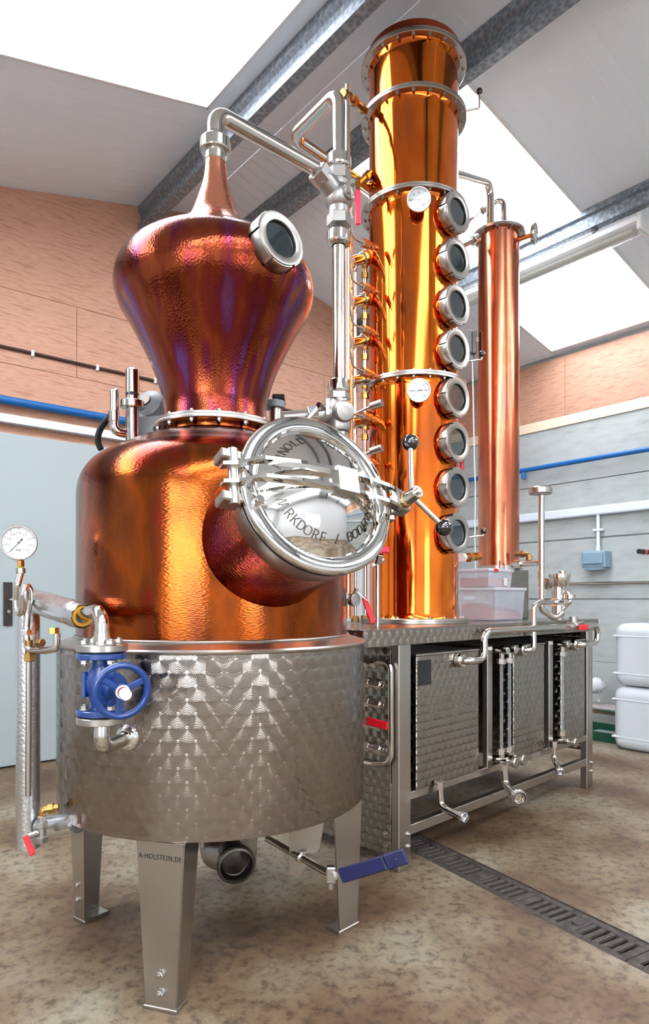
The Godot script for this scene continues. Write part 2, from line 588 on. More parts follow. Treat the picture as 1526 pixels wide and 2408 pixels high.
	M.wall_far = mat(Color(0.80, 0.81, 0.82), 0.7)
	M.reveal = mat(Color(0.88, 0.88, 0.88), 0.6)
	M.wall = mat(Color(0.74, 0.76, 0.76), 0.6)
	M.door = mat(Color(0.60, 0.645, 0.645), 0.45)
	M.plate = mat(Color(0.30, 0.28, 0.27), 0.4, 0.8)
	M.trunk = mat(Color(0.80, 0.83, 0.87), 0.5)
	M.galv = mat(Color(1, 1, 1), 0.45, 0.4)
	M.galv.albedo_texture = ntex(noise(FastNoiseLite.TYPE_CELLULAR, 0.03, 1, 81), 512, [[0.0, Color(0.38, 0.41, 0.44)], [0.4, Color(0.48, 0.51, 0.54)], [0.7, Color(0.58, 0.61, 0.63)], [1.0, Color(0.42, 0.45, 0.48)]])
	tri(M.galv, v3(2.2, 2.2, 2.2))
	M.grate = tri(mat(Color(1, 1, 1), 0.7, 0.2), v3(3, 3, 3))
	M.grate.albedo_texture = ntex(noise(FastNoiseLite.TYPE_SIMPLEX_SMOOTH, 0.02, 5, 91), 256, [[0.0, Color(0.17, 0.15, 0.135)], [0.5, Color(0.245, 0.22, 0.20)], [1.0, Color(0.31, 0.28, 0.25)]])
	M.gutter = mat(Color(0.34, 0.31, 0.28), 0.9)
	M.sheet = mat(Color(0.95, 0.97, 1.0, 0.12), 0.1); M.sheet.transparency = BaseMaterial3D.TRANSPARENCY_ALPHA
	M.lap = mat(Color(0.90, 0.93, 0.96, 0.55), 0.2); M.lap.transparency = BaseMaterial3D.TRANSPARENCY_ALPHA
	M.tube_glass = mat(Color(0.9, 0.93, 0.93, 0.10), 0.05); M.tube_glass.transparency = BaseMaterial3D.TRANSPARENCY_ALPHA
	M.cream = mat(Color(0.88, 0.80, 0.70), 0.7)
	M.cable = mat(Color(0.22, 0.12, 0.08), 0.6)
	M.lens = mat(Color(0.92, 0.94, 0.93, 0.25), 0.12); M.lens.transparency = BaseMaterial3D.TRANSPARENCY_ALPHA
	M.lamp_tube = mat(Color(0.86, 0.86, 0.82), 0.35)

# ---------------------------------------------------------------- start
func _ready() -> void:
	# camera: level, lens shifted upwards
	var cam := Camera3D.new()
	cam.name = "camera"
	cam.projection = Camera3D.PROJECTION_FRUSTUM
	cam.near = 0.1
	cam.far = 100.0
	cam.size = 0.1 * 2408.0 / 1580.0
	cam.frustum_offset = Vector2(0, 0.1 * 206.0 / 1580.0)
	cam.transform = Transform3D(Basis(Vector3.UP, YAW), v3(0, EYE, 0))
	add_child(cam)
	cam.current = true
	# an overcast sky, the same all round
	var sky := ProceduralSkyMaterial.new()
	sky.sky_top_color = Color(0.955, 0.97, 1.0)
	sky.sky_horizon_color = Color(0.955, 0.97, 1.0)
	sky.ground_horizon_color = Color(0.70, 0.70, 0.69)
	sky.ground_bottom_color = Color(0.70, 0.70, 0.69)
	sky.sky_energy_multiplier = 5.0
	sky.ground_energy_multiplier = 4.5
	var env := Environment.new()
	env.background_mode = Environment.BG_SKY
	env.sky = Sky.new()
	env.sky.sky_material = sky
	env.tonemap_mode = Environment.TONE_MAPPER_LINEAR
	env.tonemap_exposure = 0.48
	env.sdfgi_enabled = true
	env.ssao_enabled = true
	env.ssil_enabled = true
	var we := WorldEnvironment.new()
	we.name = "environment"
	we.environment = env
	add_child(we)

	var b := Basis(Vector3.UP, YAW)
	RF = Transform3D(b, Vector3.ZERO)
	KF = Transform3D(b, C(-0.406, 0, 2.5))
	CF = Transform3D(b, C(0.49, 0, 3.703))
	DF = Transform3D(b, C(1.152, 0, 4.445))
	MF = Transform3D(Basis(Vector3.UP, YAW + deg_to_rad(44.5)), C(0.363, 0, 2.986))
	materials()
	room()
	roof()
	floor_drain()
	pot_still()
	manhole()
	still_head()
	column()
	column_pipes()
	vapour_pipes()
	condenser()
	bench()
	bench_pipes()
	bench_top_things()
	steam_side()
	under_still()
	behind_still()
	wall_things()
	jugs()
	settle()

# ---------------------------------------------------------------- the building
const ZB := -5.17      # gable wall
const XR := 6.18       # right wall
const XL := -3.5
const ZF := 4.2
const XTOP := 2.75     # ridge
const HTOP := 4.5
const PITCH := 0.235

func roof_h(x: float) -> float: return HTOP - PITCH * absf(x - XTOP)

func room() -> void:
	# gable wall with plywood boards above a white clad lower part
	var w := struct("wall_back")
	part(w, "core", mb().prism(PackedVector2Array([v2(XL - 0.2, 0), v2(XR + 0.2, 0), v2(XR + 0.2, roof_h(XR + 0.2)), v2(XTOP, HTOP), v2(XL - 0.2, roof_h(XL - 0.2))]), ZB - 0.25, ZB - 0.012), M.wall)
	var rows := [[2.53, 2.893, [-3.5, -0.35, 2.09, 4.03, XR]], [2.897, 3.432, [-3.5, -0.653, 1.787, 4.227, XR]], [3.436, 9.0, [-3.5, 0.6, 3.04, 5.3, XR]]]
	for r in rows:
		var xs: Array = r[2]
		for k in xs.size() - 1:
			var a: float = xs[k] + 0.002
			var b: float = xs[k + 1] - 0.002
			var poly := PackedVector2Array()
			if r[1] < 9.0:
				poly = PackedVector2Array([v2(a, r[0]), v2(b, r[0]), v2(b, minf(r[1], roof_h(b))), v2(a, minf(r[1], roof_h(a)))])
				if roof_h(a) < r[0] or roof_h(b) < r[0]: continue
			else:
				poly = PackedVector2Array([v2(a, r[0]), v2(b, r[0]), v2(b, maxf(r[0] + 0.01, roof_h(b)))])
				if a < XTOP and b > XTOP: poly.append(v2(XTOP, HTOP))
				poly.append(v2(a, maxf(r[0] + 0.01, roof_h(a))))
			part(w, "plywood_board", mb().prism(poly, ZB - 0.012, ZB), M.ply)
	part(w, "plywood_strip", mb().box(v3(1.34, 2.42, ZB - 0.006), v3(9.6, 0.075, 0.012), 0.001), M.ply)
	# white painted sheets below
	var xs2 := [-3.5, -1.1, 0.1]
	for k in 2:
		part(w, "cladding_sheet", mb().box(v3((xs2[k] + xs2[k + 1]) / 2.0, 1.19, ZB - 0.006), v3(xs2[k + 1] - xs2[k] - 0.004, 2.38, 0.012), 0.001), M.wall)
	for k in 3:
		part(w, "cladding_sheet", mb().box(v3(3.0 + 1.22 * k + 0.06, 1.19, ZB - 0.006), v3(1.216, 2.38, 0.012), 0.001), M.wall)
	var tr := struct("trim_1", "white metal angle along the gable wall above the door")
	part(tr, "angle", mb().box(v3(1.34, 2.487, ZB + 0.03), v3(9.6, 0.06, 0.06), 0.003), M.trunk)

	# door
	var d := struct("door_1", "pale blue-grey flush door in the gable wall")
	part(d, "leaf", mb().box(v3(1.24, 1.2, ZB + 0.012), v3(2.2, 2.375, 0.045), 0.003), M.door)
	var pl := part(d, "lock_plate", mb().rbox(v3(1.285, 1.17, ZB + 0.040), v3(0.062, 0.31, 0.012), 0.0055, 3), M.plate)
	part(pl, "lever_handle", mb().tube([v3(1.29, 1.20, ZB + 0.04), v3(1.29, 1.20, ZB + 0.095), v3(1.41, 1.20, ZB + 0.095)], 0.009, 0.02), M.steel)
	part(pl, "lock_cylinder", mb().cyl(v3(1.29, 1.115, ZB + 0.04), v3(1.29, 1.115, ZB + 0.052), 0.012), M.steel)

	# right wall: concrete planks below, plywood above
	var wr := struct("wall_right")
	part(wr, "core", mb().box(v3(XR + 0.17, 1.9, (ZB + ZF) / 2), v3(0.3, 3.8, ZF - ZB + 0.4), 0), M.concrete)
	var hs := [0.0, 0.6, 1.2, 1.8, 2.38, 2.957]
	for k in 5:
		part(wr, "concrete_plank", mb().box(v3(XR + 0.02, (hs[k] + hs[k + 1]) / 2, (ZB + ZF) / 2), v3(0.04, hs[k + 1] - hs[k] - (0.014 if k == 2 or k == 3 else 0.003), ZF - ZB), 0.006 if k == 2 or k == 3 else 0.001), M.concrete)
	part(wr, "ledge_strip", mb().box(v3(XR + 0.012, 3.007, (ZB + ZF) / 2), v3(0.05, 0.1, ZF - ZB), 0.002), M.cream)
	var zs := [ZB, -3.71, -1.27, 1.17, ZF]
	for k in 4:
		part(wr, "plywood_board", mb().box(v3(XR - 0.004, 3.36, (zs[k] + zs[k + 1]) / 2), v3(0.012, 0.6, zs[k + 1] - zs[k] - 0.004), 0.001), M.ply)
	# walls behind the photographer
	wall_with_window("wall_left", PackedVector2Array([v2(ZB - 0.2, 0), v2(ZF + 0.2, 0), v2(ZF + 0.2, 3.25), v2(ZB - 0.2, 3.25)]), Transform3D(Basis(Vector3.UP, -PI / 2), v3(XL, 0, 0)), -0.1, 3.6, 1.05, 2.5, 3)
	wall_with_window("wall_front", PackedVector2Array([v2(XL - 0.2, 0), v2(XR + 0.3, 0), v2(XR + 0.3, roof_h(XR + 0.3)), v2(XTOP, HTOP), v2(XL - 0.2, roof_h(XL - 0.2))]), Transform3D(Basis(), v3(0, 0, ZF + 0.2)), 0.4, 1.9, 1.1, 2.4, 4)

func wall_with_window(called: String, poly: PackedVector2Array, T: Transform3D, x0: float, x1: float, y0: float, y1: float, n: int) -> void:
	var wf := CSGCombiner3D.new()
	wf.name = called
	wf.set_meta("kind", "structure")
	wf.transform = T
	var base := CSGPolygon3D.new()
	base.name = "core"
	base.polygon = poly
	base.depth = 0.2
	base.material = M.wall_far
	wf.add_child(base)
	add_child(wf)
	var cut := CSGBox3D.new()
	cut.name = "opening"
	cut.operation = CSGShape3D.OPERATION_SUBTRACTION
	cut.size = v3(x1 - x0, y1 - y0, 0.8)
	cut.position = v3((x0 + x1) / 2, (y0 + y1) / 2, 0)
	cut.material = M.wall_far
	wf.add_child(cut)
	var win := struct("window_%d" % n)
	win.transform = T
	var fr := mb()
	var cx := (x0 + x1) / 2
	var cy := (y0 + y1) / 2
	for y in [y0 + 0.025, y1 - 0.025]: fr.box(v3(cx, y, -0.1), v3(x1 - x0, 0.05, 0.07))
	var bars := int(ceil((x1 - x0) / 1.0)) + 1
	for q in bars: fr.box(v3(lerpf(x0 + 0.025, x1 - 0.025, q / float(bars - 1)), cy, -0.1), v3(0.05, y1 - y0 - 0.1, 0.07))
	part(win, "frame", fr, M.white)
	part(win, "pane", mb().box(v3(cx, cy, -0.1), v3(x1 - x0 - 0.06, y1 - y0 - 0.06, 0.006), 0), M.clear)

func slope_frame(right: bool) -> Transform3D:
	var x := v3(1, -PITCH, 0).normalized() if right else v3(-1, -PITCH, 0).normalized()
	var y := v3(PITCH, 1, 0).normalized() if right else v3(-PITCH, 1, 0).normalized()
	return Transform3D(Basis(x, y, x.cross(y)), v3(XTOP, HTOP, 0))

func roof() -> void:
	var k := sqrt(1 + PITCH * PITCH)
	var c := struct("ceiling", "white ribbed ceiling panels under a shallow gabled roof")
	var bands := [[-5.4, -3.83, 0], [-3.83, -2.62, 1], [-2.62, 0.0, 0], [0.0, 1.2, 1], [1.2, 2.4, 0], [2.4, 3.6, 1], [3.6, 4.4, 0]]
	for side in 2:
		var right := side == 0
		var f := slope_frame(right)
		var send := (6.5 - XTOP) * k if right else (XTOP + 3.8) * k
		var open0 := (3.20 - XTOP) * k if right else (XTOP - 2.165) * k
		var open1 := (6.11 - XTOP) * k if right else (XTOP + 3.1) * k
		var sg := 1.0 if right else -1.0          # the frame's z runs with the world's on the right, against it on the left
		for q in bands:
			var z0: float = q[0]
			var z1: float = q[1]
			var zc := sg * (z0 + z1) / 2
			var runs := [[0.0, open0], [open1, send]] if q[2] == 1 else [[0.0, send]]
			for r in runs:
				part(c, "roof_panel", mb().box(v3((r[0] + r[1]) / 2, 0.09, zc), v3(r[1] - r[0], 0.15, z1 - z0), 0), M.ceiling, f)
		# ribs of the lining that can be seen
		var strips := []
		for i in 13: strips.append([-5.17 + 0.103 * i, 0.103])
		if right:
			for i in 12: strips.append([-2.62 + 0.1 * i, 0.1])
		var fit := (XR - XTOP) * k if right else send
		var s_w := 0.1005
		var plank := mb().box(v3(fit / 2, 0.008, 0), v3(fit, 0.014, s_w), 0.0018).mesh()
		for s in strips:
			part(c, "plank", plank, M.ceiling, f * Transform3D(Basis(), v3(0, 0, sg * (s[0] + s[1] / 2))))
		var lined := mb()
		for q in bands:
			if q[0] < -5.0: continue
			var z0: float = maxf(q[0], -1.42 if right and q[0] < 0 and q[2] == 0 else -99.0)
			var z1: float = q[1]
			var runs := [[0.0, open0]] if q[2] == 1 else [[0.0, fit]]
			for r in runs:
				lined.box(v3((r[0] + r[1]) / 2, 0.008, sg * (z0 + z1) / 2), v3(r[1] - r[0], 0.014, z1 - z0), 0)
		part(c, "lining", lined, M.ceiling, f)
		# skylights with white reveals and corrugated sheets
		var n := 0
		for q in bands:
			if q[2] != 1: continue
			n += 1
			var win := struct("window_%d" % ((1 if right else 2) if n == 1 else ((3 + n * 2) if right else (4 + n * 2))))
			var z0: float = q[0]
			var z1: float = q[1]
			var rv := mb()
			rv.box(v3((open0 + open1) / 2, 0.08, sg * (z0 + 0.012)), v3(open1 - open0, 0.17, 0.024), 0.002)
			rv.box(v3((open0 + open1) / 2, 0.08, sg * (z1 - 0.012)), v3(open1 - open0, 0.17, 0.024), 0.002)
			rv.box(v3(open0 + 0.012, 0.08, sg * (z0 + z1) / 2), v3(0.024, 0.17, z1 - z0), 0.002)
			rv.box(v3(open1 - 0.012, 0.08, sg * (z0 + z1) / 2), v3(0.024, 0.17, z1 - z0), 0.002)
			part(win, "reveal", rv, M.reveal, f)
			var sh := mb()
			var waves := 16
			var steps := waves * 8
			var prev := []
			for i in steps + 1:
				var z := z0 + (z1 - z0) * i / steps
				var y := 0.165 + 0.018 * cos(TAU * waves * i / steps)
				var dy := -0.018 * TAU * waves / (z1 - z0) * sin(TAU * waves * i / steps)
				var nn := v3(0, 1, -dy * sg).normalized()
				var row := [sh.vert(v3(open0, y, sg * z), nn, v2(0, z)), sh.vert(v3(open1, y, sg * z), nn, v2(1, z))]
				if prev: sh.quad(prev[0], prev[1], row[1], row[0])
				prev = row
			part(win, "corrugated_pane", sh, M.sheet, f)
			for q2 in 3:          # where two sheets lie over each other
				part(win, "sheet_lap", mb().box(v3((open0 + open1) / 2, 0.195, sg * lerpf(z0, z1, 0.2 + 0.3 * q2)), v3(open1 - open0, 0.003, 0.07), 0), M.lap, f)
	# cold-formed purlins under the lining
	var n := 0
	for p in [[2.28, 0.20, 0.075], [3.07, 0.20, 0.075], [4.60, 0.15, 0.07]]:
		n += 1
		var t := struct("trim_%d" % (n + 1), "galvanised steel purlin running under the roof lining")
		var top := roof_h(p[0]) - 0.004
		var h: float = p[1]
		var w: float = p[2]
		var th := 0.004
		# sigma section: lip, flange, web with a shallow step, flange, lip
		var o := [v2(w, -0.022), v2(w, 0), v2(0, 0), v2(0, -h * 0.28), v2(0.022, -h * 0.36), v2(0.022, -h * 0.64), v2(0, -h * 0.72), v2(0, -h), v2(w, -h), v2(w, -h + 0.022)]
		var inner := [v2(w - th, -h + 0.022), v2(w - th, -h + th), v2(th, -h + th), v2(th, -h * 0.72 - 0.001), v2(0.022 + th, -h * 0.64), v2(0.022 + th, -h * 0.36), v2(th, -h * 0.28 + 0.001), v2(th, -th), v2(w - th, -th), v2(w - th, -0.022)]
		var poly := PackedVector2Array(o + inner)
		part(t, "beam", mb().prism(poly, ZB, ZF), M.galv, Transform3D(Basis(), v3(p[0], top, 0)))

func floor_drain() -> void:
	var ang := atan2(0.51, 0.86)
	var T := Transform3D(Basis(Vector3.UP, YAW + ang), C(0.517, 0, 3.209))     # z runs down the channel towards the camera
	var c := CSGCombiner3D.new()
	c.name = "floor"
	c.set_meta("kind", "structure")
	var slab := CSGBox3D.new()
	slab.name = "slab"
	slab.size = v3(XR - XL + 0.4, 0.25, ZF - ZB + 0.4)
	slab.position = v3((XR + XL) / 2, -0.125, (ZF + ZB) / 2)
	slab.material = M.floor
	c.add_child(slab)
	var cut := CSGBox3D.new()
	cut.name = "channel"
	cut.operation = CSGShape3D.OPERATION_SUBTRACTION
	cut.size = v3(0.18, 0.16, 3.5)
	cut.transform = T * Transform3D(Basis(), v3(0, 0, 1.25))
	cut.material = M.gutter
	c.add_child(cut)
	add_child(c)
	var slat := mb().box(Vector3.ZERO, v3(0.108, 0.014, 0.019), 0.002).mesh()
	var stud := mb().sphere(Vector3.ZERO, 0.0035, 8).mesh()
	for g in 4:
		var t := thing("drain_grate", ["dark cast iron drain grate nearest the bench foot", "dark cast iron drain grate, second from the bench foot", "dark cast iron drain grate, third from the bench foot", "dark cast iron drain grate at the right edge of the floor"][g], "drain grate", T * Transform3D(Basis(), v3(0, -0.012, -0.42 + 0.5 * g)), "floor drain grates")
		var fr := mb()
		for s in [-1, 1]:
			fr.box(v3(s * 0.0705, 0, 0.25), v3(0.033, 0.02, 0.494), 0.003)
			fr.box(v3(0, 0, 0.25 + s * 0.237), v3(0.11, 0.02, 0.02), 0.003)
		fr.box(v3(0, 0, 0.25), v3(0.11, 0.02, 0.05), 0.003)
		part(t, "frame", fr, M.grate)
		var lk := part(t, "lock_bar", mb().cyl(v3(0, 0.008, 0.25), v3(0, 0.016, 0.25), 0.02), M.grate)
		lk.set_meta("label", "round locking boss in the middle of the grate")
		for k in 13:
			var z := 0.025 + 0.0375 * k
			if absf(z - 0.25) < 0.03: continue
			part(t, "slat", slat, M.grate, Transform3D(Basis(), v3(0, 0.001, z)))
		var st := mb()
		for k in 13:
			for s in [-0.0705, 0.0705]:
				st.sphere(v3(s, 0.0095, 0.025 + 0.0375 * k), 0.0042, 8)
		part(t, "stud_row", st, M.grate).set_meta("kind", "stuff")
	var ed := mb()
	for s in [-1, 1]:
		ed.box(v3(s * 0.0895, -0.02, 1.25), v3(0.0035, 0.042, 3.5), 0)
	single("drain_channel_edge", "thin steel edge rails of the floor drain channel", "drain channel", ed, M.grate, T)

# ---------------------------------------------------------------- pot still
func az(deg: float, r := 1.0, y := 0.0) -> Vector3:
	return v3(sin(deg_to_rad(deg)) * r, y, cos(deg_to_rad(deg)) * r)

func az_basis(deg: float, up := 0.0) -> Basis:          # z looks out at that bearing, y up
	return Basis(Vector3.UP, deg_to_rad(deg)) * Basis(Vector3.RIGHT, -deg_to_rad(up))

func smooth(p: Array, n := 8) -> Array:                 # curve through the points of a profile
	var q := [p[0] * 2 - p[1]] + p + [p[-1] * 2 - p[-2]]
	var o := []
	for i in range(1, q.size() - 2):
		for k in n:
			var t := float(k) / n
			o.append(q[i].cubic_interpolate(q[i + 1], q[i - 1], q[i + 2], t))
	o.append(p[-1])
	return o

func bolt_circle(parent: Node, n: int, r: float, y: float, down: bool, br: float, bh: float, off := 0.0) -> void:
	var m := bolt_mesh(br, bh)
	for k in n:
		var a := TAU * (k + off) / n
		var b := Basis(Vector3.RIGHT, PI) if down else Basis()
		part(parent, "bolt", m, M.bolt, Transform3D(b, v3(cos(a) * r, y, sin(a) * r)))

# round window in a slotted ring nut; z of the frame looks out
func sight(parent: Node, T: Transform3D, R: float, depth: float, stub: Material, pane: Material) -> Node3D:
	var up := v3(0, 0, 1)
	var ring := mb()
	ring.turn(Vector3.ZERO, up, [v2(R * 0.66, -0.004), v2(R * 0.66, 0.004), v2(R * 0.70, 0.006), v2(R * 0.93, 0.006), v2(R * 0.945, 0.004), v2(R * 0.945, -depth), v2(R * 0.66, -depth)], 44, 0.5)
	var arcs := 6
	for k in arcs:
		var keep := ring.T
		ring.T = MB.along(Vector3.ZERO, up)
		ring.lathe([v2(R * 0.90, 0.002), v2(R * 0.985, 0.002), v2(R, -0.002), v2(R, -depth + 0.003), v2(R * 0.985, -depth), v2(R * 0.90, -depth)], 9, 0.5, TAU * k / arcs + 0.07, TAU * (k + 1) / arcs - 0.07)
		ring.T = keep
	var g := part(parent, "sight_glass", ring, M.satin, T)
	part(g, "pane", mb().turn(Vector3.ZERO, up, [v2(0, -0.006), v2(R * 0.68, -0.006)], 36), pane)
	part(g, "gasket", mb().torus(v3(0, 0, -0.003), up, R * 0.655, R * 0.022, 36, 8), M.rubber)
	part(g, "spigot", mb().turn(Vector3.ZERO, up, [v2(R * 0.86, -depth), v2(R * 0.86, -depth - R * 0.9)], 36), stub)
	return g

# dial instrument; x right, y up, z out of the face
func gauge(parent: Node, called: String, T: Transform3D, R: float, marks: Array, a0: float, a1: float, needle: float, deep := 0.03, unit := "") -> Node3D:
	var up := v3(0, 0, 1)
	var g := part(parent, called, mb().turn(Vector3.ZERO, up, [v2(R * 0.3, -deep), v2(R * 0.9, -deep), v2(R * 0.93, -deep + 0.003), v2(R * 0.93, -0.008), v2(R, -0.006), v2(R, 0.002), v2(R * 0.97, 0.006), v2(R * 0.91, 0.006), v2(R * 0.89, 0.002), v2(R * 0.89, -0.004)], 44, 0.5), M.steel, T)
	part(g, "dial", mb().turn(v3(0, 0, -0.003), up, [v2(0, 0), v2(R * 0.9, 0)], 40), M.dial)
	var ink := mb()
	var n := marks.size()
	for k in n:
		var a := deg_to_rad(lerpf(a0, a1, float(k) / (n - 1)))
		var dir := v3(cos(a), sin(a), 0)
		ink.bar(dir * R * 0.72 + v3(0, 0, -0.0024), dir * R * 0.84 + v3(0, 0, -0.0024), R * 0.025, 0.0005, v3(-dir.y, dir.x, 0), 0)
		if marks[k]: ink.take(text(marks[k], R * 0.125, 0.0004), Transform3D(Basis(), dir * R * 0.56 + v3(0, 0, -0.0024)))
		if k < n - 1:
			for j in [1, 2, 3]:
				var b := deg_to_rad(lerpf(a0, a1, (k + j / 4.0) / (n - 1)))
				var e := v3(cos(b), sin(b), 0)
				ink.bar(e * R * 0.78 + v3(0, 0, -0.0024), e * R * 0.84 + v3(0, 0, -0.0024), R * 0.012, 0.0005, v3(-e.y, e.x, 0), 0)
	if unit: ink.take(text(unit, R * 0.13, 0.0004, true), Transform3D(Basis(), v3(0, -R * 0.42, -0.0024)))
	part(g, "dial_print", ink, M.ink)
	var nd := mb()
	var na := deg_to_rad(needle)
	var nv := v3(cos(na), sin(na), 0)
	nd.bar(-nv * R * 0.22, nv * R * 0.74, R * 0.028, 0.0006, v3(-nv.y, nv.x, 0), 0)
	nd.bar(-nv * R * 0.30, -nv * R * 0.14, R * 0.1, 0.0006, v3(-nv.y, nv.x, 0), 0)
	nd.cyl(v3(0, 0, -0.002), v3(0, 0, 0.002), R * 0.06, -1, 12, 0.0004)
	part(g, "needle", nd, M.ink)
	part(g, "glass", mb().turn(v3(0, 0, 0.003), up, [v2(0, 0), v2(R * 0.9, 0)], 32), M.clear)
	return g

var still: Node3D

func pot_still() -> void:
	var t := thing("pot_still", "large hammered copper pot still in a round steel jacket on four legs", "pot still", KF)
	still = t
	# steel jacket
	part(t, "jacket", mb().lathe([v2(0.0, 0.455), v2(0.42, 0.470), v2(0.53, 0.490), v2(0.55, 0.494), v2(0.551, 0.500), v2(0.551, 1.044)], 120, 0.2), M.discs)
	var rim := part(t, "jacket_rim", mb().lathe([v2(0.551, 1.038), v2(0.556, 1.041), v2(0.558, 1.047), v2(0.554, 1.053), v2(0.535, 1.058), v2(0.485, 1.074)], 120, 0.7), M.satin)
	part(rim, "weld_seam", mb().torus(v3(0, 1.0735, 0), Vector3.UP, 0.493, 0.004, 120, 8), M.satin)
	# legs: bent plate, wide face and a return flange
	for k in 4:
		var T := Transform3D(az_basis([-17.0, 47.0, 144.0, -126.0][k]), az(90.0 * k, 0.560 if k == 0 else 0.543))
		var lm := mb()
		lm.plate([v3(-0.155, 0.492, 0), v3(0, 0.492, 0), v3(-0.026, 0.012, 0), v3(-0.124, 0.012, 0)], 0.006)
		lm.plate([v3(0, 0.492, 0), v3(0, 0.492, -0.09), v3(-0.026, 0.012, -0.06), v3(-0.026, 0.012, 0)], 0.006)
		var leg := part(t, "leg", lm, M.satin, T)
		part(leg, "foot_plate", mb().box(v3(-0.075, 0.006, -0.028), v3(0.11, 0.012, 0.07), 0.002), M.satin)
		for h in [0.055, 0.11]:
			if k != 1: part(leg, "bolt", bolt_mesh(0.011, 0.018), M.bolt, Transform3D(Basis(Vector3.RIGHT, PI / 2), v3(-0.072, h, 0.003)))
			if k != 0: part(leg, "bolt", bolt_mesh(0.010, 0.016), M.bolt, Transform3D(Basis(Vector3.BACK, -PI / 2), v3(-0.021, h + 0.03, -0.03)))
		if k == 0:
			var lt := part(leg, "stamped_lettering", text("A-HOLSTEIN.DE", 0.0145, 0.0012), M.ink, Transform3D(Basis(), v3(-0.076, 0.448, 0.0032)))
			lt.set_meta("label", "dark stamped letters on the front leg")
	# copper boiler
	var bp := smooth([v2(0.4885, 1.06), v2(0.4882, 1.3), v2(0.4875, 1.474), v2(0.4832, 1.6045), v2(0.4393, 1.6833), v2(0.359, 1.7316), v2(0.2774, 1.7728), v2(0.205, 1.792)], 10)
	bp.append(v2(0.196, 1.80)); bp.append(v2(0.194, 1.828))
	part(t, "copper_boiler", mb().lathe(bp, 128, 0.5), M.boiler)
	# bolted flange between boiler and helmet
	var fl := part(t, "neck_flange", mb().lathe([v2(0.19, 1.821), v2(0.224, 1.821), v2(0.226, 1.823), v2(0.226, 1.830), v2(0.222, 1.831), v2(0.222, 1.834), v2(0.226, 1.835), v2(0.226, 1.842), v2(0.224, 1.844), v2(0.19, 1.844)], 96, 0.3), M.satin)
	bolt_circle(fl, 14, 0.212, 1.821, true, 0.0085, 0.014)
	bolt_circle(fl, 14, 0.212, 1.844, false, 0.0075, 0.010)
	part(fl, "gasket", mb().lathe([v2(0.2, 1.8305), v2(0.2235, 1.8305), v2(0.2235, 1.8345), v2(0.2, 1.8345)], 96, 0.3), M.white)
	# onion-shaped helmet
	var hp := smooth([v2(0.1933, 1.84), v2(0.1914, 1.9257), v2(0.2272, 2.0458), v2(0.2986, 2.1916), v2(0.3491, 2.2787), v2(0.3648, 2.3544), v2(0.340, 2.425), v2(0.285, 2.474), v2(0.21, 2.515), v2(0.15, 2.553), v2(0.098, 2.612), v2(0.0665, 2.69), v2(0.0455, 2.76), v2(0.036, 2.84)], 10)
	var cut := 0
	while hp[cut].y < 2.545: cut += 1
	part(t, "helmet", mb().lathe(hp.slice(0, cut + 1), 128, 0.8), M.helmet)
	part(t, "helmet_cone", mb().lathe(hp.slice(cut), 96, 0.8), M.cone)
	# union at the top
	var un := part(t, "top_union", mb().lathe([v2(0.036, 2.825), v2(0.040, 2.83), v2(0.040, 2.862), v2(0.054, 2.864), v2(0.056, 2.868), v2(0.056, 2.905), v2(0.053, 2.909), v2(0.036, 2.909)], 48, 0.4), M.steel)
	for k in 4:
		part(un, "slot_lug", mb().box(v3(0.0555, 2.886, 0), v3(0.003, 0.036, 0.018), 0.0005), M.satin, Transform3D(Basis(Vector3.UP, TAU * (k + 0.3) / 4), Vector3.ZERO))
	# helmet window
	var n := v3(0.657, 0.12, 0.737).normalized()
	var x := Vector3.UP.cross(n).normalized()
	var hs := sight(t, Transform3D(Basis(x, n.cross(x), n), v3(0.668, 0, 0.744) * 0.392 + v3(0, 2.385, 0)), 0.094, 0.05, M.helmet, M.port)
	hs.set_meta("label", "round window in a steel ring on the helmet")

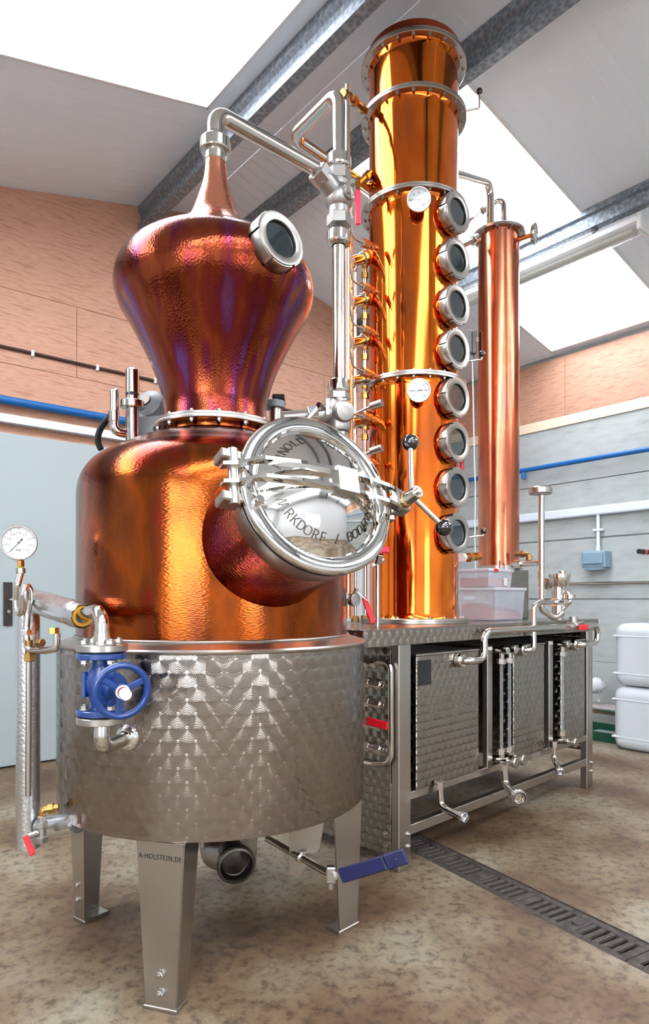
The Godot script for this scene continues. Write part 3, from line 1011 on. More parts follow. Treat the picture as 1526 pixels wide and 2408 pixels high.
func manhole() -> void:
	var a := v3(0.8465, 0, -0.532).normalized()
	var n := v3(0.506, 0.316, 0.805).normalized()
	var b := n.cross(a)
	var o := v3(-0.0262, 1.489, -1.889) - v3(-0.406, 0, -2.5)
	var T := Transform3D(Basis(a, n, a.cross(n)), o)       # y looks out of the manhole, x to the right, z down
	var t := still
	part(t, "manhole_neck", mb().lathe([v2(0.226, -0.36), v2(0.220, -0.26), v2(0.218, -0.075)], 72), M.neck, T)
	var ring := part(t, "manhole_ring", mb().lathe([v2(0.216, -0.078), v2(0.226, -0.078), v2(0.228, -0.074), v2(0.234, -0.012), v2(0.238, -0.006), v2(0.238, -0.001), v2(0.2, -0.001)], 72, 0.4), M.satin, T)
	part(ring, "seal", mb().torus(v3(0, 0.001, 0), Vector3.UP, 0.226, 0.0045, 72, 8), M.rubber)
	# dished lid
	var lp := [v2(0.2, 0.003), v2(0.236, 0.003)]
	for k in 9:
		var q := -PI / 2 + PI * k / 8.0
		lp.append(v2(0.228 + 0.0135 * cos(q), 0.0175 + 0.0135 * sin(q)))
	lp.append(v2(0.206, 0.033)); lp.append(v2(0.198, 0.030)); lp.append(v2(0.194, 0.023))
	var cap := 0.066
	var rad := 0.192
	var big := (rad * rad + cap * cap) / (2 * cap)
	for k in 13:
		var r := rad * (1.0 - k / 12.0)
		lp.append(v2(r, 0.023 + cap - big + sqrt(big * big - r * r)))
	var lid := part(t, "manhole_lid", mb().lathe(lp, 96, 0.6), M.chrome, T)
	lid.set_meta("label", "polished dished lid with lettering and a clamp bar")
	# lettering round the dish
	for w in [["ARNOLD  HOLSTEIN", 158.0, 10.0, true], ["MARKDORF / BODENSEE", 196.0, 352.0, false]]:
		var s: String = w[0]
		for k in s.length():
			if s[k] == " ": continue
			var phi := deg_to_rad(lerpf(w[1], w[2], float(k) / (s.length() - 1)))
			var r := 0.150
			var y := 0.023 + cap - big + sqrt(big * big - r * r)
			var out := v3(cos(phi), 0, -sin(phi))
			var nn := (out * r + Vector3.UP * sqrt(big * big - r * r)).normalized()
			var up := (out - nn * out.dot(nn)).normalized() * (1.0 if w[3] else -1.0)
			part(lid, "letter", text(s[k], 0.027, 0.0012), M.dark_steel, Transform3D(Basis(up.cross(nn), up, nn), out * r + Vector3.UP * (y + 0.0006)))
	# clamp bar: two arched straps
	var arch := PackedVector2Array()
	var mids := [v2(-0.285, 0.012), v2(-0.25, 0.028), v2(-0.215, 0.066), v2(-0.195, 0.078), v2(-0.1, 0.094), v2(0, 0.100), v2(0.1, 0.094), v2(0.2, 0.076), v2(0.262, 0.056)]
	for m in mids: arch.append(m + v2(0, 0.013))
	for k in mids.size(): arch.append(mids[-1 - k] - v2(0, 0.013))
	var SW := Transform3D(Basis(Vector3.UP, -0.10), v3(0, 0, -0.006))
	for zz in [-0.026, 0.026]:
		part(lid, "clamp_strap", mb().prism(arch, zz - 0.005, zz + 0.005), M.chrome, SW)
	var blk := mb()
	blk.plate([v3(0.01, 0.115, 0), v3(0.075, 0.112, 0), v3(0.06, 0.076, 0), v3(0.0, 0.076, 0)], 0.072)
	blk.box(v3(0.0, 0.078, 0.03), v3(0.10, 0.008, 0.03), 0.002)
	part(lid, "pivot_block", blk, M.cast, SW)
	var hg := mb()
	hg.cyl(v3(-0.252, 0.012, -0.08), v3(-0.252, 0.012, 0.085), 0.015)
	for zz in [-0.062, 0.062]:
		hg.box(v3(-0.258, -0.008, zz), v3(0.058, 0.06, 0.028), 0.004)
	part(t, "hinge", hg, M.satin, T * SW)
	var kn := mb().cyl(v3(-0.205, 0.03, 0.05), v3(-0.205, 0.056, 0.05), 0.012)
	part(lid, "stop_peg", kn, M.steel)
	# clamp screw with ball handles
	var hub := mb()
	hub.box(v3(0.264, 0.045, 0), v3(0.045, 0.05, 0.062), 0.005)
	hub.cyl(v3(0.268, -0.02, 0), v3(0.268, 0.072, 0), 0.012)
	hub.cyl(v3(0.268, 0.066, 0), v3(0.268, 0.128, 0), 0.0195)
	hub.cyl(v3(0.268, 0.126, 0), v3(0.268, 0.136, 0), 0.010)
	part(lid, "clamp_screw", hub, M.steel, SW)
	part(lid, "screw_collar", mb().torus(v3(0.268, 0.076, 0), Vector3.UP, 0.0195, 0.003, 24, 8), M.brass, SW)
	var c0 := SW * v3(0.268, 0.098, 0)
	for e in [77.0, -43.6]:
		var q := deg_to_rad(e)
		var dir := v3(cos(q), 0.0, -sin(q))
		var L := 0.185 if e > 0 else 0.135
		part(lid, "handle_rod", mb().cyl(c0 + dir * 0.015, c0 + dir * L, 0.0078, -1, 16), M.steel)
		part(lid, "ball_knob", mb().sphere(c0 + dir * L, 0.0255, 32), M.black)
	# catch on the far side of the ring
	part(ring, "catch", mb().box(v3(0.262, -0.03, 0.03), v3(0.05, 0.03, 0.03), 0.003), M.satin)

func still_head() -> void:
	# drain cock on the right flank of the boiler
	var t := thing("drain_cock", "small steel ball cock with a red lever on the right flank of the boiler", "valve", RF)
	var p := at(818, 1408, 2.52)
	var body := mb()
	body.cyl(p + v3(-0.06, 0, 0), p + v3(0.012, 0, 0), 0.021)
	body.cyl(p + v3(0.012, -0.004, 0.0), p + v3(0.03, -0.004, 0.02), 0.024)
	body.hex(p + v3(-0.02, 0, 0), p + v3(0.0, 0, 0), 0.026)
	body.cyl(p + v3(0.02, 0.0, 0.0), p + v3(0.03, 0.03, 0.01), 0.009)
	part(t, "body", body, M.cast)
	var e := p + v3(0.03, 0.028, 0.012)
	var lv := part(t, "lever", mb().bar(e, at(862, 1412, 2.52), 0.016, 0.003, v3(0, 0, 1)), M.steel)
	part(lv, "grip", mb().bar(at(856, 1405, 2.52), at(878, 1466, 2.52), 0.021, 0.009, v3(1, 0.4, 0), 0.003), M.red)
	part(t, "nut", mb().hex(e, e + v3(0.002, 0.012, 0.003), 0.008), M.bolt)

# ---------------------------------------------------------------- rectifying column
const TOP := 1.075        # bench top
const COLR := 0.243

func column() -> void:
	var t := thing("rectifying_column", "tall polished copper rectifying column with eight round windows", "column", CF)
	var hs := [TOP + 0.026, 2.348, 3.304, 3.813, 4.098]
	var sec := ["lower_shell", "middle_shell", "upper_shell", "head_shell"]
	for k in 4:
		var y0: float = hs[k]
		var y1: float = hs[k + 1]
		part(t, sec[k], mb().lathe([v2(COLR + 0.006, y0), v2(COLR + 0.002, y0 + 0.012), v2(COLR, y0 + 0.03), v2(COLR, (y0 + y1) / 2), v2(COLR, y1 - 0.03), v2(COLR + 0.003, y1 - 0.012), v2(COLR + 0.008, y1)], 96, 0.6), M.copper)
	part(t, "cap", mb().lathe([v2(0.262, 4.124), v2(0.262, 4.16), v2(0.255, 4.185), v2(0.2, 4.212), v2(0.0, 4.225)], 72, 0.7), mat(Color(0.62, 0.27, 0.16), 0.4, 1.0))
	for k in 5:
		var y: float = [TOP, 2.348, 3.304, 3.813, 4.098][k]
		var R := 0.298 if k == 0 else 0.287
		var fl := part(t, "flange", mb().lathe([v2(0.24, y), v2(R - 0.002, y), v2(R, y + 0.002), v2(R, y + 0.0105), v2(R - 0.003, y + 0.0115), v2(R - 0.003, y + 0.0135), v2(R, y + 0.0145), v2(R, y + 0.024), v2(R - 0.002, y + 0.026), v2(0.24, y + 0.026)], 96, 0.3), M.satin)
		if k > 0: bolt_circle(fl, 20, 0.268, y, true, 0.0085, 0.012, 0.4)
		bolt_circle(fl, 20, 0.268, y + 0.026, false, 0.0075, 0.011, 0.4)
	# windows up the right side
	var hh := [3.21, 2.969, 2.73, 2.501, 2.249, 2.017, 1.783, 1.545]
	for k in 8:
		sight(t, Transform3D(az_basis(42.4), az(42.4, 0.297, hh[k])), 0.104, 0.046, M.copper, M.port)
	# thermometers
	for k in 2:
		var y: float = [3.218, 2.255][k]
		var T := Transform3D(az_basis(-3.0, [-8.0, -4.0][k]), az(-2.6, 0.315, y))
		gauge(t, "thermometer", T, 0.061, ["0", "20", "40", "60", "80", "100", "120"], 225, -45, 183, 0.02)
		part(t, "thermometer_stem", mb().cyl(az(-2.6, 0.24, y), az(-2.6, 0.298, y), 0.014), M.brass)
	# small rocker levers with ball ends on the right side of the plates
	for e in [[1110, 850, 1133, 833, 3.62], [1105, 1264, 1137, 1249, 3.62], [1095, 262, 1127, 215, 3.75]]:
		var p := at(e[0] - 22, e[1] + 4, e[4]) - v3(0.49, 0, -3.703)
		var q := at(e[2], e[1] - 4 if e[1] > 300 else e[1] - 6, e[4]) - v3(0.49, 0, -3.703)
		var r := at(e[2], e[3], e[4]) - v3(0.49, 0, -3.703)
		var lv := part(t, "rocker_lever", mb().tube([p, q + v3(-0.02, 0, 0), q, r], 0.0055, 0.012), M.steel)
		part(lv, "ball_knob", mb().sphere(r, 0.018, 20), M.black if e[1] > 300 else M.dark_steel)
		part(lv, "nut", mb().hex(p + v3(0.03, 0, 0), p + v3(0.045, 0.001, 0), 0.011), M.steel)
	part(t, "red_lever", mb().bar(at(1086, 1068, 3.6) - v3(0.49, 0, -3.703), at(1086, 1105, 3.6) - v3(0.49, 0, -3.703), 0.022, 0.012, v3(1, 0, 0), 0.004), M.red)

func column_pipes() -> void:
	# sampling gear down the left side of the column
	var d := 3.62
	var grp := "sampling taps on the column"
	var ys := [610, 707, 802, 893, 990]
	var names := ["topmost", "second", "third", "fourth", "lowest"]
	for k in 5:
		var y: float = ys[k]
		var t := thing("sampling_tap", "%s steel sampling tap on the left side of the copper column" % names[k], "tap", RF, grp)
		var a := at(824, y + 5, d - 0.10)
		var b := at(862, y - 4, d + 0.02)
		var body := mb()
		body.cyl(a, a.lerp(b, 0.72), 0.027)
		body.cyl(a.lerp(b, 0.70), b, 0.034)
		part(t, "body", body, M.steel)
		part(t, "flange", mb().cyl(a.lerp(b, 0.92), b + (b - a).normalized() * 0.02, 0.042), M.copper_fitting)
		var lug := part(t, "drain_stub", mb().cyl(at(834, y + 14, d - 0.06), at(834, y + 34, d - 0.06), 0.009), M.steel)
		part(lug, "hose_nut", mb().hex(at(834, y + 20, d - 0.06), at(834, y + 31, d - 0.06), 0.013), M.steel)
		for s in [0.25, 0.55]:
			part(t, "screw", mb().cyl(a.lerp(b, s) + v3(-0.004, -0.012, 0.024), a.lerp(b, s) + v3(-0.004, -0.012, 0.0285), 0.005), M.ink)
		var elbow := mb()
		var e := at(858, y + 26, d)
		elbow.cyl(e + v3(0, 0.03, 0), e + v3(0, -0.022, 0), 0.012)
		elbow.hex(e + v3(0, -0.012, 0), e + v3(0, -0.045, 0), 0.019)
		elbow.hex(e + v3(0, 0.012, 0), e + v3(0, 0.028, 0), 0.017)
		part(t, "brass_union", elbow, M.brass)
	# thin riser tubes of the sampling gear
	var v := thing("sampling_riser", "pair of thin steel riser tubes between the sampling taps and the bench", "pipe", RF)
	part(v, "tube", mb().tube([at(835, 625, d - 0.06), v3(at(835, 625, d - 0.06).x, TOP + 0.03, -d + 0.06)], 0.0095), M.steel)
	part(v, "tube", mb().tube([at(858, 640, d), v3(at(858, 640, d).x, TOP + 0.03, -d)], 0.0125), M.steel)
	for u in [[835, d - 0.06], [858, d]]:
		part(v, "foot_nut", mb().hex(v3(at(u[0], 0, u[1]).x, TOP + 0.004, -u[1]), v3(at(u[0], 0, u[1]).x, TOP + 0.04, -u[1]), 0.022), M.bronze)
	var long := thing("cooling_water_riser", "slim vertical steel tube close behind the thick riser pipe", "pipe", RF)
	part(long, "tube", mb().tube([at(817, 200, 3.3), v3(at(817, 200, 3.3).x, TOP + 0.03, -3.3)], 0.012), M.steel)
	part(long, "tube", mb().tube([at(826, 560, 3.45), v3(at(826, 560, 3.45).x, TOP + 0.03, -3.45)], 0.008), M.copper_fitting)
	var tee := mb()
	tee.cyl(at(806, 218, 3.28), at(822, 228, 3.33), 0.02)
	tee.tube([at(812, 226, 3.3), at(832, 236, 3.42), at(862, 262, 3.62)], 0.015, 0.01)
	tee.hex(at(828, 234, 3.4), at(836, 240, 3.44), 0.024)
	tee.hex(at(850, 252, 3.54), at(857, 258, 3.58), 0.024)
	part(long, "brass_tee", tee, M.bronze)
	var lt := mb()
	lt.tube([at(822, 428, 3.4), at(838, 436, 3.46), at(862, 414, 3.6)], 0.014, 0.01)
	lt.hex(at(834, 446, 3.45), at(838, 428, 3.46), 0.026)
	lt.hex(at(858, 420, 3.58), at(868, 409, 3.64), 0.024)
	part(long, "brass_branch", lt, M.brass)
	# copper injection nozzles with bent steel tubes
	var ns := [577, 680, 780, 880, 985, 1085]
	var nn := ["uppermost", "second", "third", "fourth", "fifth", "lowest"]
	for k in 6:
		var y: float = ns[k]
		var t := thing("injection_nozzle", "%s copper nozzle with a bent steel tube on the column" % nn[k], "nozzle", RF, "copper nozzles on the column")
		var a := at(854, y - 6, 3.46)
		var b := at(888, y + 8, 3.52)
		var m := mb()
		m.cyl(a, b, 0.012)
		m.hex(a, a.lerp(b, 0.42), 0.021)
		m.hex(a.lerp(b, 0.5), a.lerp(b, 0.72), 0.019)
		part(t, "nozzle", m, M.copper_fitting)
		part(t, "lock_nut", mb().hex(a - (b - a).normalized() * 0.012, a, 0.023), M.steel)
		if k < 5 or true:
			var pts := [a, at(830, y - 18, 3.40), at(822, y - 60, 3.36), at(816, y - 92, 3.33)] if k < 4 else [a, at(835, y - 10, 3.40), at(815, y - 14, 3.36)]
			part(t, "tube", mb().tube(pts, 0.0055, 0.03, 10), M.satin)
			if k < 4: part(t, "coupling", mb().cyl(at(823, y - 62, 3.365), at(818, y - 90, 3.335), 0.017), M.steel)
	# weighted levers
	for k in 2:
		var y: float = [952, 1058][k]
		var t := thing("weighted_lever", ["upper", "lower"][k] + " steel rod lever with a cylindrical grip beside the copper column", "lever", RF, "rod levers beside the column")
		var a := at(838, y + 20, 3.2)
		var b := at(872, y + 4, 3.16)
		var g := at(899, y - 5, 3.13)
		part(t, "rod", mb().cyl(a, b, 0.0065, -1, 12), M.satin)
		part(t, "grip", mb().cyl(b, g, 0.0185), M.satin)
	# red handled cock at the foot of the column
	var rc := thing("bench_cock", "small steel cock with a red grip between lid and column", "valve", RF)
	var p := at(893, 1300, 3.0)
	part(rc, "body", mb().cyl(p + v3(-0.01, -0.045, -0.02), p + v3(0.0, -0.005, 0), 0.018), M.steel)
	part(rc, "tail", mb().cyl(p + v3(-0.03, -0.06, -0.02), p + v3(0.02, -0.028, -0.02), 0.012), M.steel)
	part(rc, "standpipe", mb().cyl(v3(p.x - 0.01, TOP, p.z - 0.02), p + v3(-0.01, -0.04, -0.02), 0.011), M.steel)
	part(rc, "grip", mb().box(p + v3(0.012, 0.012, 0), v3(0.06, 0.03, 0.024), 0.006), M.pink_grip)

# ---------------------------------------------------------------- vapour line
func valve_body(m: MB, c: Vector3, r: float) -> void:
	m.sphere(c, r, 28)

func union_nut(parent: Node, a: Vector3, b: Vector3, r: float, called := "union_nut") -> void:
	var ax := b - a
	var h := ax.length()
	var m := mb().turn(a, ax, [v2(r * 0.6, 0), v2(r * 0.97, 0), v2(r, h * 0.05), v2(r, h * 0.72), v2(r * 0.93, h * 0.86), v2(r * 0.7, h), v2(r * 0.6, h)], 32, 0.4)
	for k in 4:
		var T := MB.along(a, ax)
		var q := TAU * k / 4.0 + 0.4
		m.box(T * v3(cos(q) * r, h * 0.38, sin(q) * r), v3(r * 0.3, h * 0.66, 0.004), 0.0006, T.basis * Basis(Vector3.UP, -q + PI / 2))
	part(parent, called, m, M.steel)

func vapour_pipes() -> void:
	# from the helmet down to the three-way valve
	var t := thing("vapour_pipe", "polished steel vapour pipe sloping from the helmet to the valve", "pipe", RF)
	var x0 := -0.406
	var va := at(797, 466, 3.0)                      # valve centre
	part(t, "pipe", mb().tube([v3(x0, 2.905, -2.5), v3(x0, 3.01, -2.5), va + v3(-0.105, 0.075, 0.09)], 0.031, 0.062, 24), M.steel)
	for s in [v3(x0, 2.93, -2.5)]:
		part(t, "weld_bead", mb().torus(s, Vector3.UP, 0.031, 0.0012, 28, 6), M.satin)
	# valve
	var v := thing("three_way_valve", "cast steel three-way valve with a red lever where the vapour pipes meet", "valve", RF)
	var body := mb()
	body.sphere(va, 0.066, 30)
	body.cyl(va + v3(0, -0.10, 0), va + v3(0, 0.10, 0), 0.046)
	body.hex(va + v3(0, 0.072, 0), va + v3(0, 0.125, 0), 0.055)
	body.hex(va + v3(0, -0.125, 0), va + v3(0, -0.075, 0), 0.055)
	var side := v3(-0.105, 0.075, 0.09).normalized()
	body.cyl(va, va + side * 0.11, 0.045)
	body.hex(va + side * 0.095, va + side * 0.15, 0.05)
	body.cyl(va, va + v3(0.05, 0, 0.055), 0.034)
	part(v, "body", body, M.cast)
	union_nut(v, va + v3(0, 0.185, 0), va + v3(0, 0.125, 0), 0.054)
	union_nut(v, va + v3(0, -0.155, 0), va + v3(0, -0.215, 0), 0.054)
	var hx := va + v3(0.052, 0.01, 0.06)
	var lv := part(v, "lever", mb().bar(hx + v3(0.002, 0.03, 0), hx + v3(0.022, -0.045, 0.004), 0.022, 0.004, v3(1, 0, 0)).box(hx + v3(-0.012, 0.0, 0.0), v3(0.02, 0.06, 0.03), 0.003), M.steel)
	part(lv, "grip", mb().bar(hx + v3(0.028, -0.012, 0.004), hx + v3(0.030, -0.165, 0.004), 0.025, 0.012, v3(1, 0, 0), 0.004), M.pink_grip)
	part(lv, "nut", mb().hex(hx + v3(-0.002, 0.02, 0.004), hx + v3(0.01, 0.02, 0.016), 0.014), M.bolt)
	# long riser down to the lower valve
	var lo := at(805, 972, 3.0)
	lo.x = va.x
	var r := thing("riser_pipe", "thick vertical steel riser pipe between the two cast valves", "pipe", RF)
	part(r, "pipe", mb().cyl(v3(va.x, lo.y + 0.09, -3.0), va + v3(0, -0.14, 0), 0.029, -1, 28), M.steel)
	union_nut(r, v3(va.x, lo.y + 0.145, -3.0), v3(va.x, lo.y + 0.085, -3.0), 0.05)
	# loop on top, round to the column
	var loop := thing("loop_pipe", "polished steel pipe loop rising above the valve and back to the column", "pipe", RF)
	part(loop, "pipe", mb().tube([va + v3(0, 0.12, 0), v3(va.x, 3.47, -3.0), v3(-0.155, 3.47, -3.30), v3(0.30, 3.47, -3.77)], 0.0285, 0.07, 22), M.steel)
	# lower valve
	var w := thing("lower_valve", "matt cast steel three-way valve with a round embossed cap above the lid", "valve", RF)
	var lb := mb()
	lb.turn(lo + v3(0, -0.085, 0), Vector3.UP, [v2(0.03, 0), v2(0.05, 0.004), v2(0.056, 0.02), v2(0.054, 0.05), v2(0.058, 0.09), v2(0.054, 0.12), v2(0.044, 0.135), v2(0.044, 0.15)], 32, 0.8)
	lb.hex(lo + v3(0, 0.06, 0), lo + v3(0, 0.092, 0), 0.052)
	lb.hex(lo + v3(0, -0.125, 0), lo + v3(0, -0.085, 0), 0.046)
	lb.cyl(lo + v3(0, -0.15, 0), lo + v3(0, -0.12, 0), 0.026)
	lb.cyl(lo, lo + v3(-0.13, -0.02, 0.03), 0.04)
	lb.hex(lo + v3(-0.10, -0.016, 0.024), lo + v3(-0.14, -0.022, 0.033), 0.044)
	part(w, "body", lb, M.cast)
	var cn := v3(0.34, -0.12, 0.93).normalized()
	var capm := part(w, "end_cap", mb().turn(lo, cn, [v2(0.044, 0), v2(0.048, 0.05), v2(0.047, 0.066), v2(0.040, 0.078), v2(0.018, 0.083), v2(0.0, 0.083)], 32, 0.6), M.cast)
	var cx := Vector3.UP.cross(cn).normalized()
	var emb := mb().torus(lo + cn * 0.083, cn, 0.018, 0.0012, 28, 6)
	emb.take(text("DN", 0.008, 0.001), Transform3D(Basis(cx, cn.cross(cx), cn), lo + cn * 0.083 + cn.cross(cx) * 0.005))
	emb.take(text("40", 0.008, 0.001), Transform3D(Basis(cx, cn.cross(cx), cn), lo + cn * 0.083 - cn.cross(cx) * 0.006))
	part(capm, "embossed_mark", emb, M.cast)
	var st := mb()
	st.cyl(lo + v3(-0.06, 0.012, 0.05), lo + v3(-0.085, 0.012, 0.085), 0.012)
	st.box(lo + v3(-0.05, 0.012, 0.065), v3(0.02, 0.075, 0.006), 0.002)
	st.bar(lo + v3(-0.085, 0.01, 0.08), lo + v3(-0.135, -0.045, 0.08), 0.014, 0.004, v3(0, 1, 0))
	st.hex(lo + v3(-0.083, 0.012, 0.083), lo + v3(-0.09, 0.012, 0.095), 0.014)
	part(w, "stem_lever", st, M.steel)
	part(w, "branch", mb().tube([lo + v3(-0.13, -0.02, 0.03), lo + v3(-0.25, -0.05, 0.10)], 0.03, 0, 20), M.satin)

# ---------------------------------------------------------------- condenser
func condenser() -> void:
	var R := 0.132
	var t := thing("condenser", "slim pinkish copper condenser tube with a dial at its top", "condenser", DF)
	part(t, "shell", mb().lathe([v2(R, 1.418), v2(R, 2.5), v2(R, 3.59), v2(R + 0.002, 3.60)], 64, 0.5), M.copper_pink)
	part(t, "base_ring", mb().lathe([v2(0.05, 1.396), v2(R + 0.005, 1.396), v2(R + 0.005, 1.42), v2(R, 1.422)], 64, 0.4), M.satin)
	var fl := part(t, "top_flange", mb().lathe([v2(R - 0.01, 3.595), v2(R + 0.036, 3.595), v2(R + 0.038, 3.597), v2(R + 0.038, 3.612), v2(R + 0.036, 3.614), v2(0.0, 3.618)], 64, 0.4), M.satin)
	bolt_circle(fl, 10, R + 0.022, 3.595, true, 0.008, 0.01)
	gauge(t, "thermometer", Transform3D(az_basis(62.0, -4), az(62, 0.235, 3.56)), 0.066, ["0", "20", "40", "60", "80", "100", "120"], 225, -45, 150, 0.02)
	part(t, "thermometer_stem", mb().cyl(az(62, R - 0.01, 3.55), az(62, 0.22, 3.56), 0.015), M.copper_fitting)
	var box := part(t, "support_box", mb().box(v3(0, (TOP + 1.396) / 2, 0), v3(0.255, 1.396 - TOP, 0.26), 0.004), M.discs_bench, DF.affine_inverse() * MF * Transform3D(Basis(), v3(1.6225, 0, -0.49)))
	part(box, "stub", mb().cyl(v3(0.127, 1.29, 0.06), v3(0.20, 1.29, 0.06), 0.03), M.rubber)
	# vapour feed from the column
	var f := thing("condenser_feed_pipe", "polished steel pipe bending down from the column into the condenser top", "pipe", RF)
	part(f, "pipe", mb().tube([v3(0.66, 3.60, -3.75), at(1153, 430, 4.34), v3(at(1153, 430, 4.34).x, 3.61, -4.34)], 0.024, 0.06, 20), M.steel)
	var g := thing("vent_pipe", "thin steel vent pipe hooking over beside the condenser feed", "pipe", RF)
	part(g, "pipe", mb().tube([at(1060, 548, 4.0), at(1140, 492, 4.5), at(1172, 470, 4.47), at(1184, 476, 4.46), v3(at(1186, 500, 4.46).x, 3.615, -4.46)], 0.0185, 0.045, 16), M.steel)
	part(g, "clamp", mb().cyl(at(1134, 496, 4.42), at(1146, 488, 4.45), 0.024), M.satin)
	var h := thing("return_pipe", "thin steel pipe rising behind the column windows to the condenser flange", "pipe", RF)
	part(h, "pipe", mb().tube([at(1080, 582, 4.15), at(1118, 562, 4.3)], 0.017, 0, 14), M.satin)
	part(h, "end_flange", mb().cyl(at(1112, 567, 4.28), at(1122, 561, 4.31), 0.03), M.steel)
	var k := thing("water_branch", "brass water branch between column foot and condenser foot", "pipe fitting", RF)
	var m := mb()
	m.cyl(at(1086, 1311, 3.9), at(1128, 1309, 4.2), 0.017)
	m.hex(at(1100, 1311, 4.0), at(1107, 1310, 4.05), 0.03)
	m.hex(at(1118, 1309, 4.12), at(1126, 1309, 4.17), 0.028)
	part(k, "fitting", m, M.brass)
	part(k, "white_nut", mb().hex(at(1083, 1311, 3.88), at(1090, 1311, 3.93), 0.027), M.white)
	var e2 := thing("outlet_elbow", "brass elbow low on the right flank of the condenser", "pipe fitting", RF)
	var q := mb()
	q.tube([at(1212, 1303, 4.25), at(1244, 1304, 4.2), at(1244, 1318, 4.2)], 0.015, 0.02)
	q.hex(at(1224, 1303, 4.23), at(1232, 1303, 4.22), 0.025)
	q.hex(at(1244, 1308, 4.2), at(1244, 1318, 4.2), 0.021)
	part(e2, "elbow", q, M.bronze)
	part(e2, "outlet", mb().tube([at(1205, 1328, 4.2), at(1268, 1324, 3.95)], 0.016), M.steel)
	part(e2, "union", mb().cyl(at(1214, 1327, 4.16), at(1230, 1326, 4.1), 0.03), M.steel)
	# small control box and white cable
	var cb := thing("control_box", "small grey control box beside the condenser with a white cable hanging from it", "control box", RF)
	part(cb, "body", mb().rbox(at(1107, 805, 4.47), v3(0.07, 0.15, 0.05), 0.006, 3), M.motor)
	part(cb, "cover", mb().rbox(at(1115, 806, 4.44), v3(0.028, 0.15, 0.03), 0.005, 3), M.dark_steel)
	part(cb, "bracket", mb().box(at(1122, 800, 4.47), v3(0.05, 0.03, 0.012), 0.002), M.satin)
	part(cb, "gland", mb().cyl(at(1111, 830, 4.47), at(1111, 846, 4.47), 0.012), M.motor)
	part(cb, "cable", mb().tube([at(1111, 842, 4.47), at(1114, 1000, 4.47), at(1118, 1150, 4.47), at(1117, 1260, 4.47), v3(1.01, TOP + 0.006, -4.47)], 0.005, 0.3, 8), M.white)

# ---------------------------------------------------------------- bench with tanks
func mloc(u: float, v: float, d: float) -> Vector3:
	return MF.affine_inverse() * (RF * at(u, v, d))

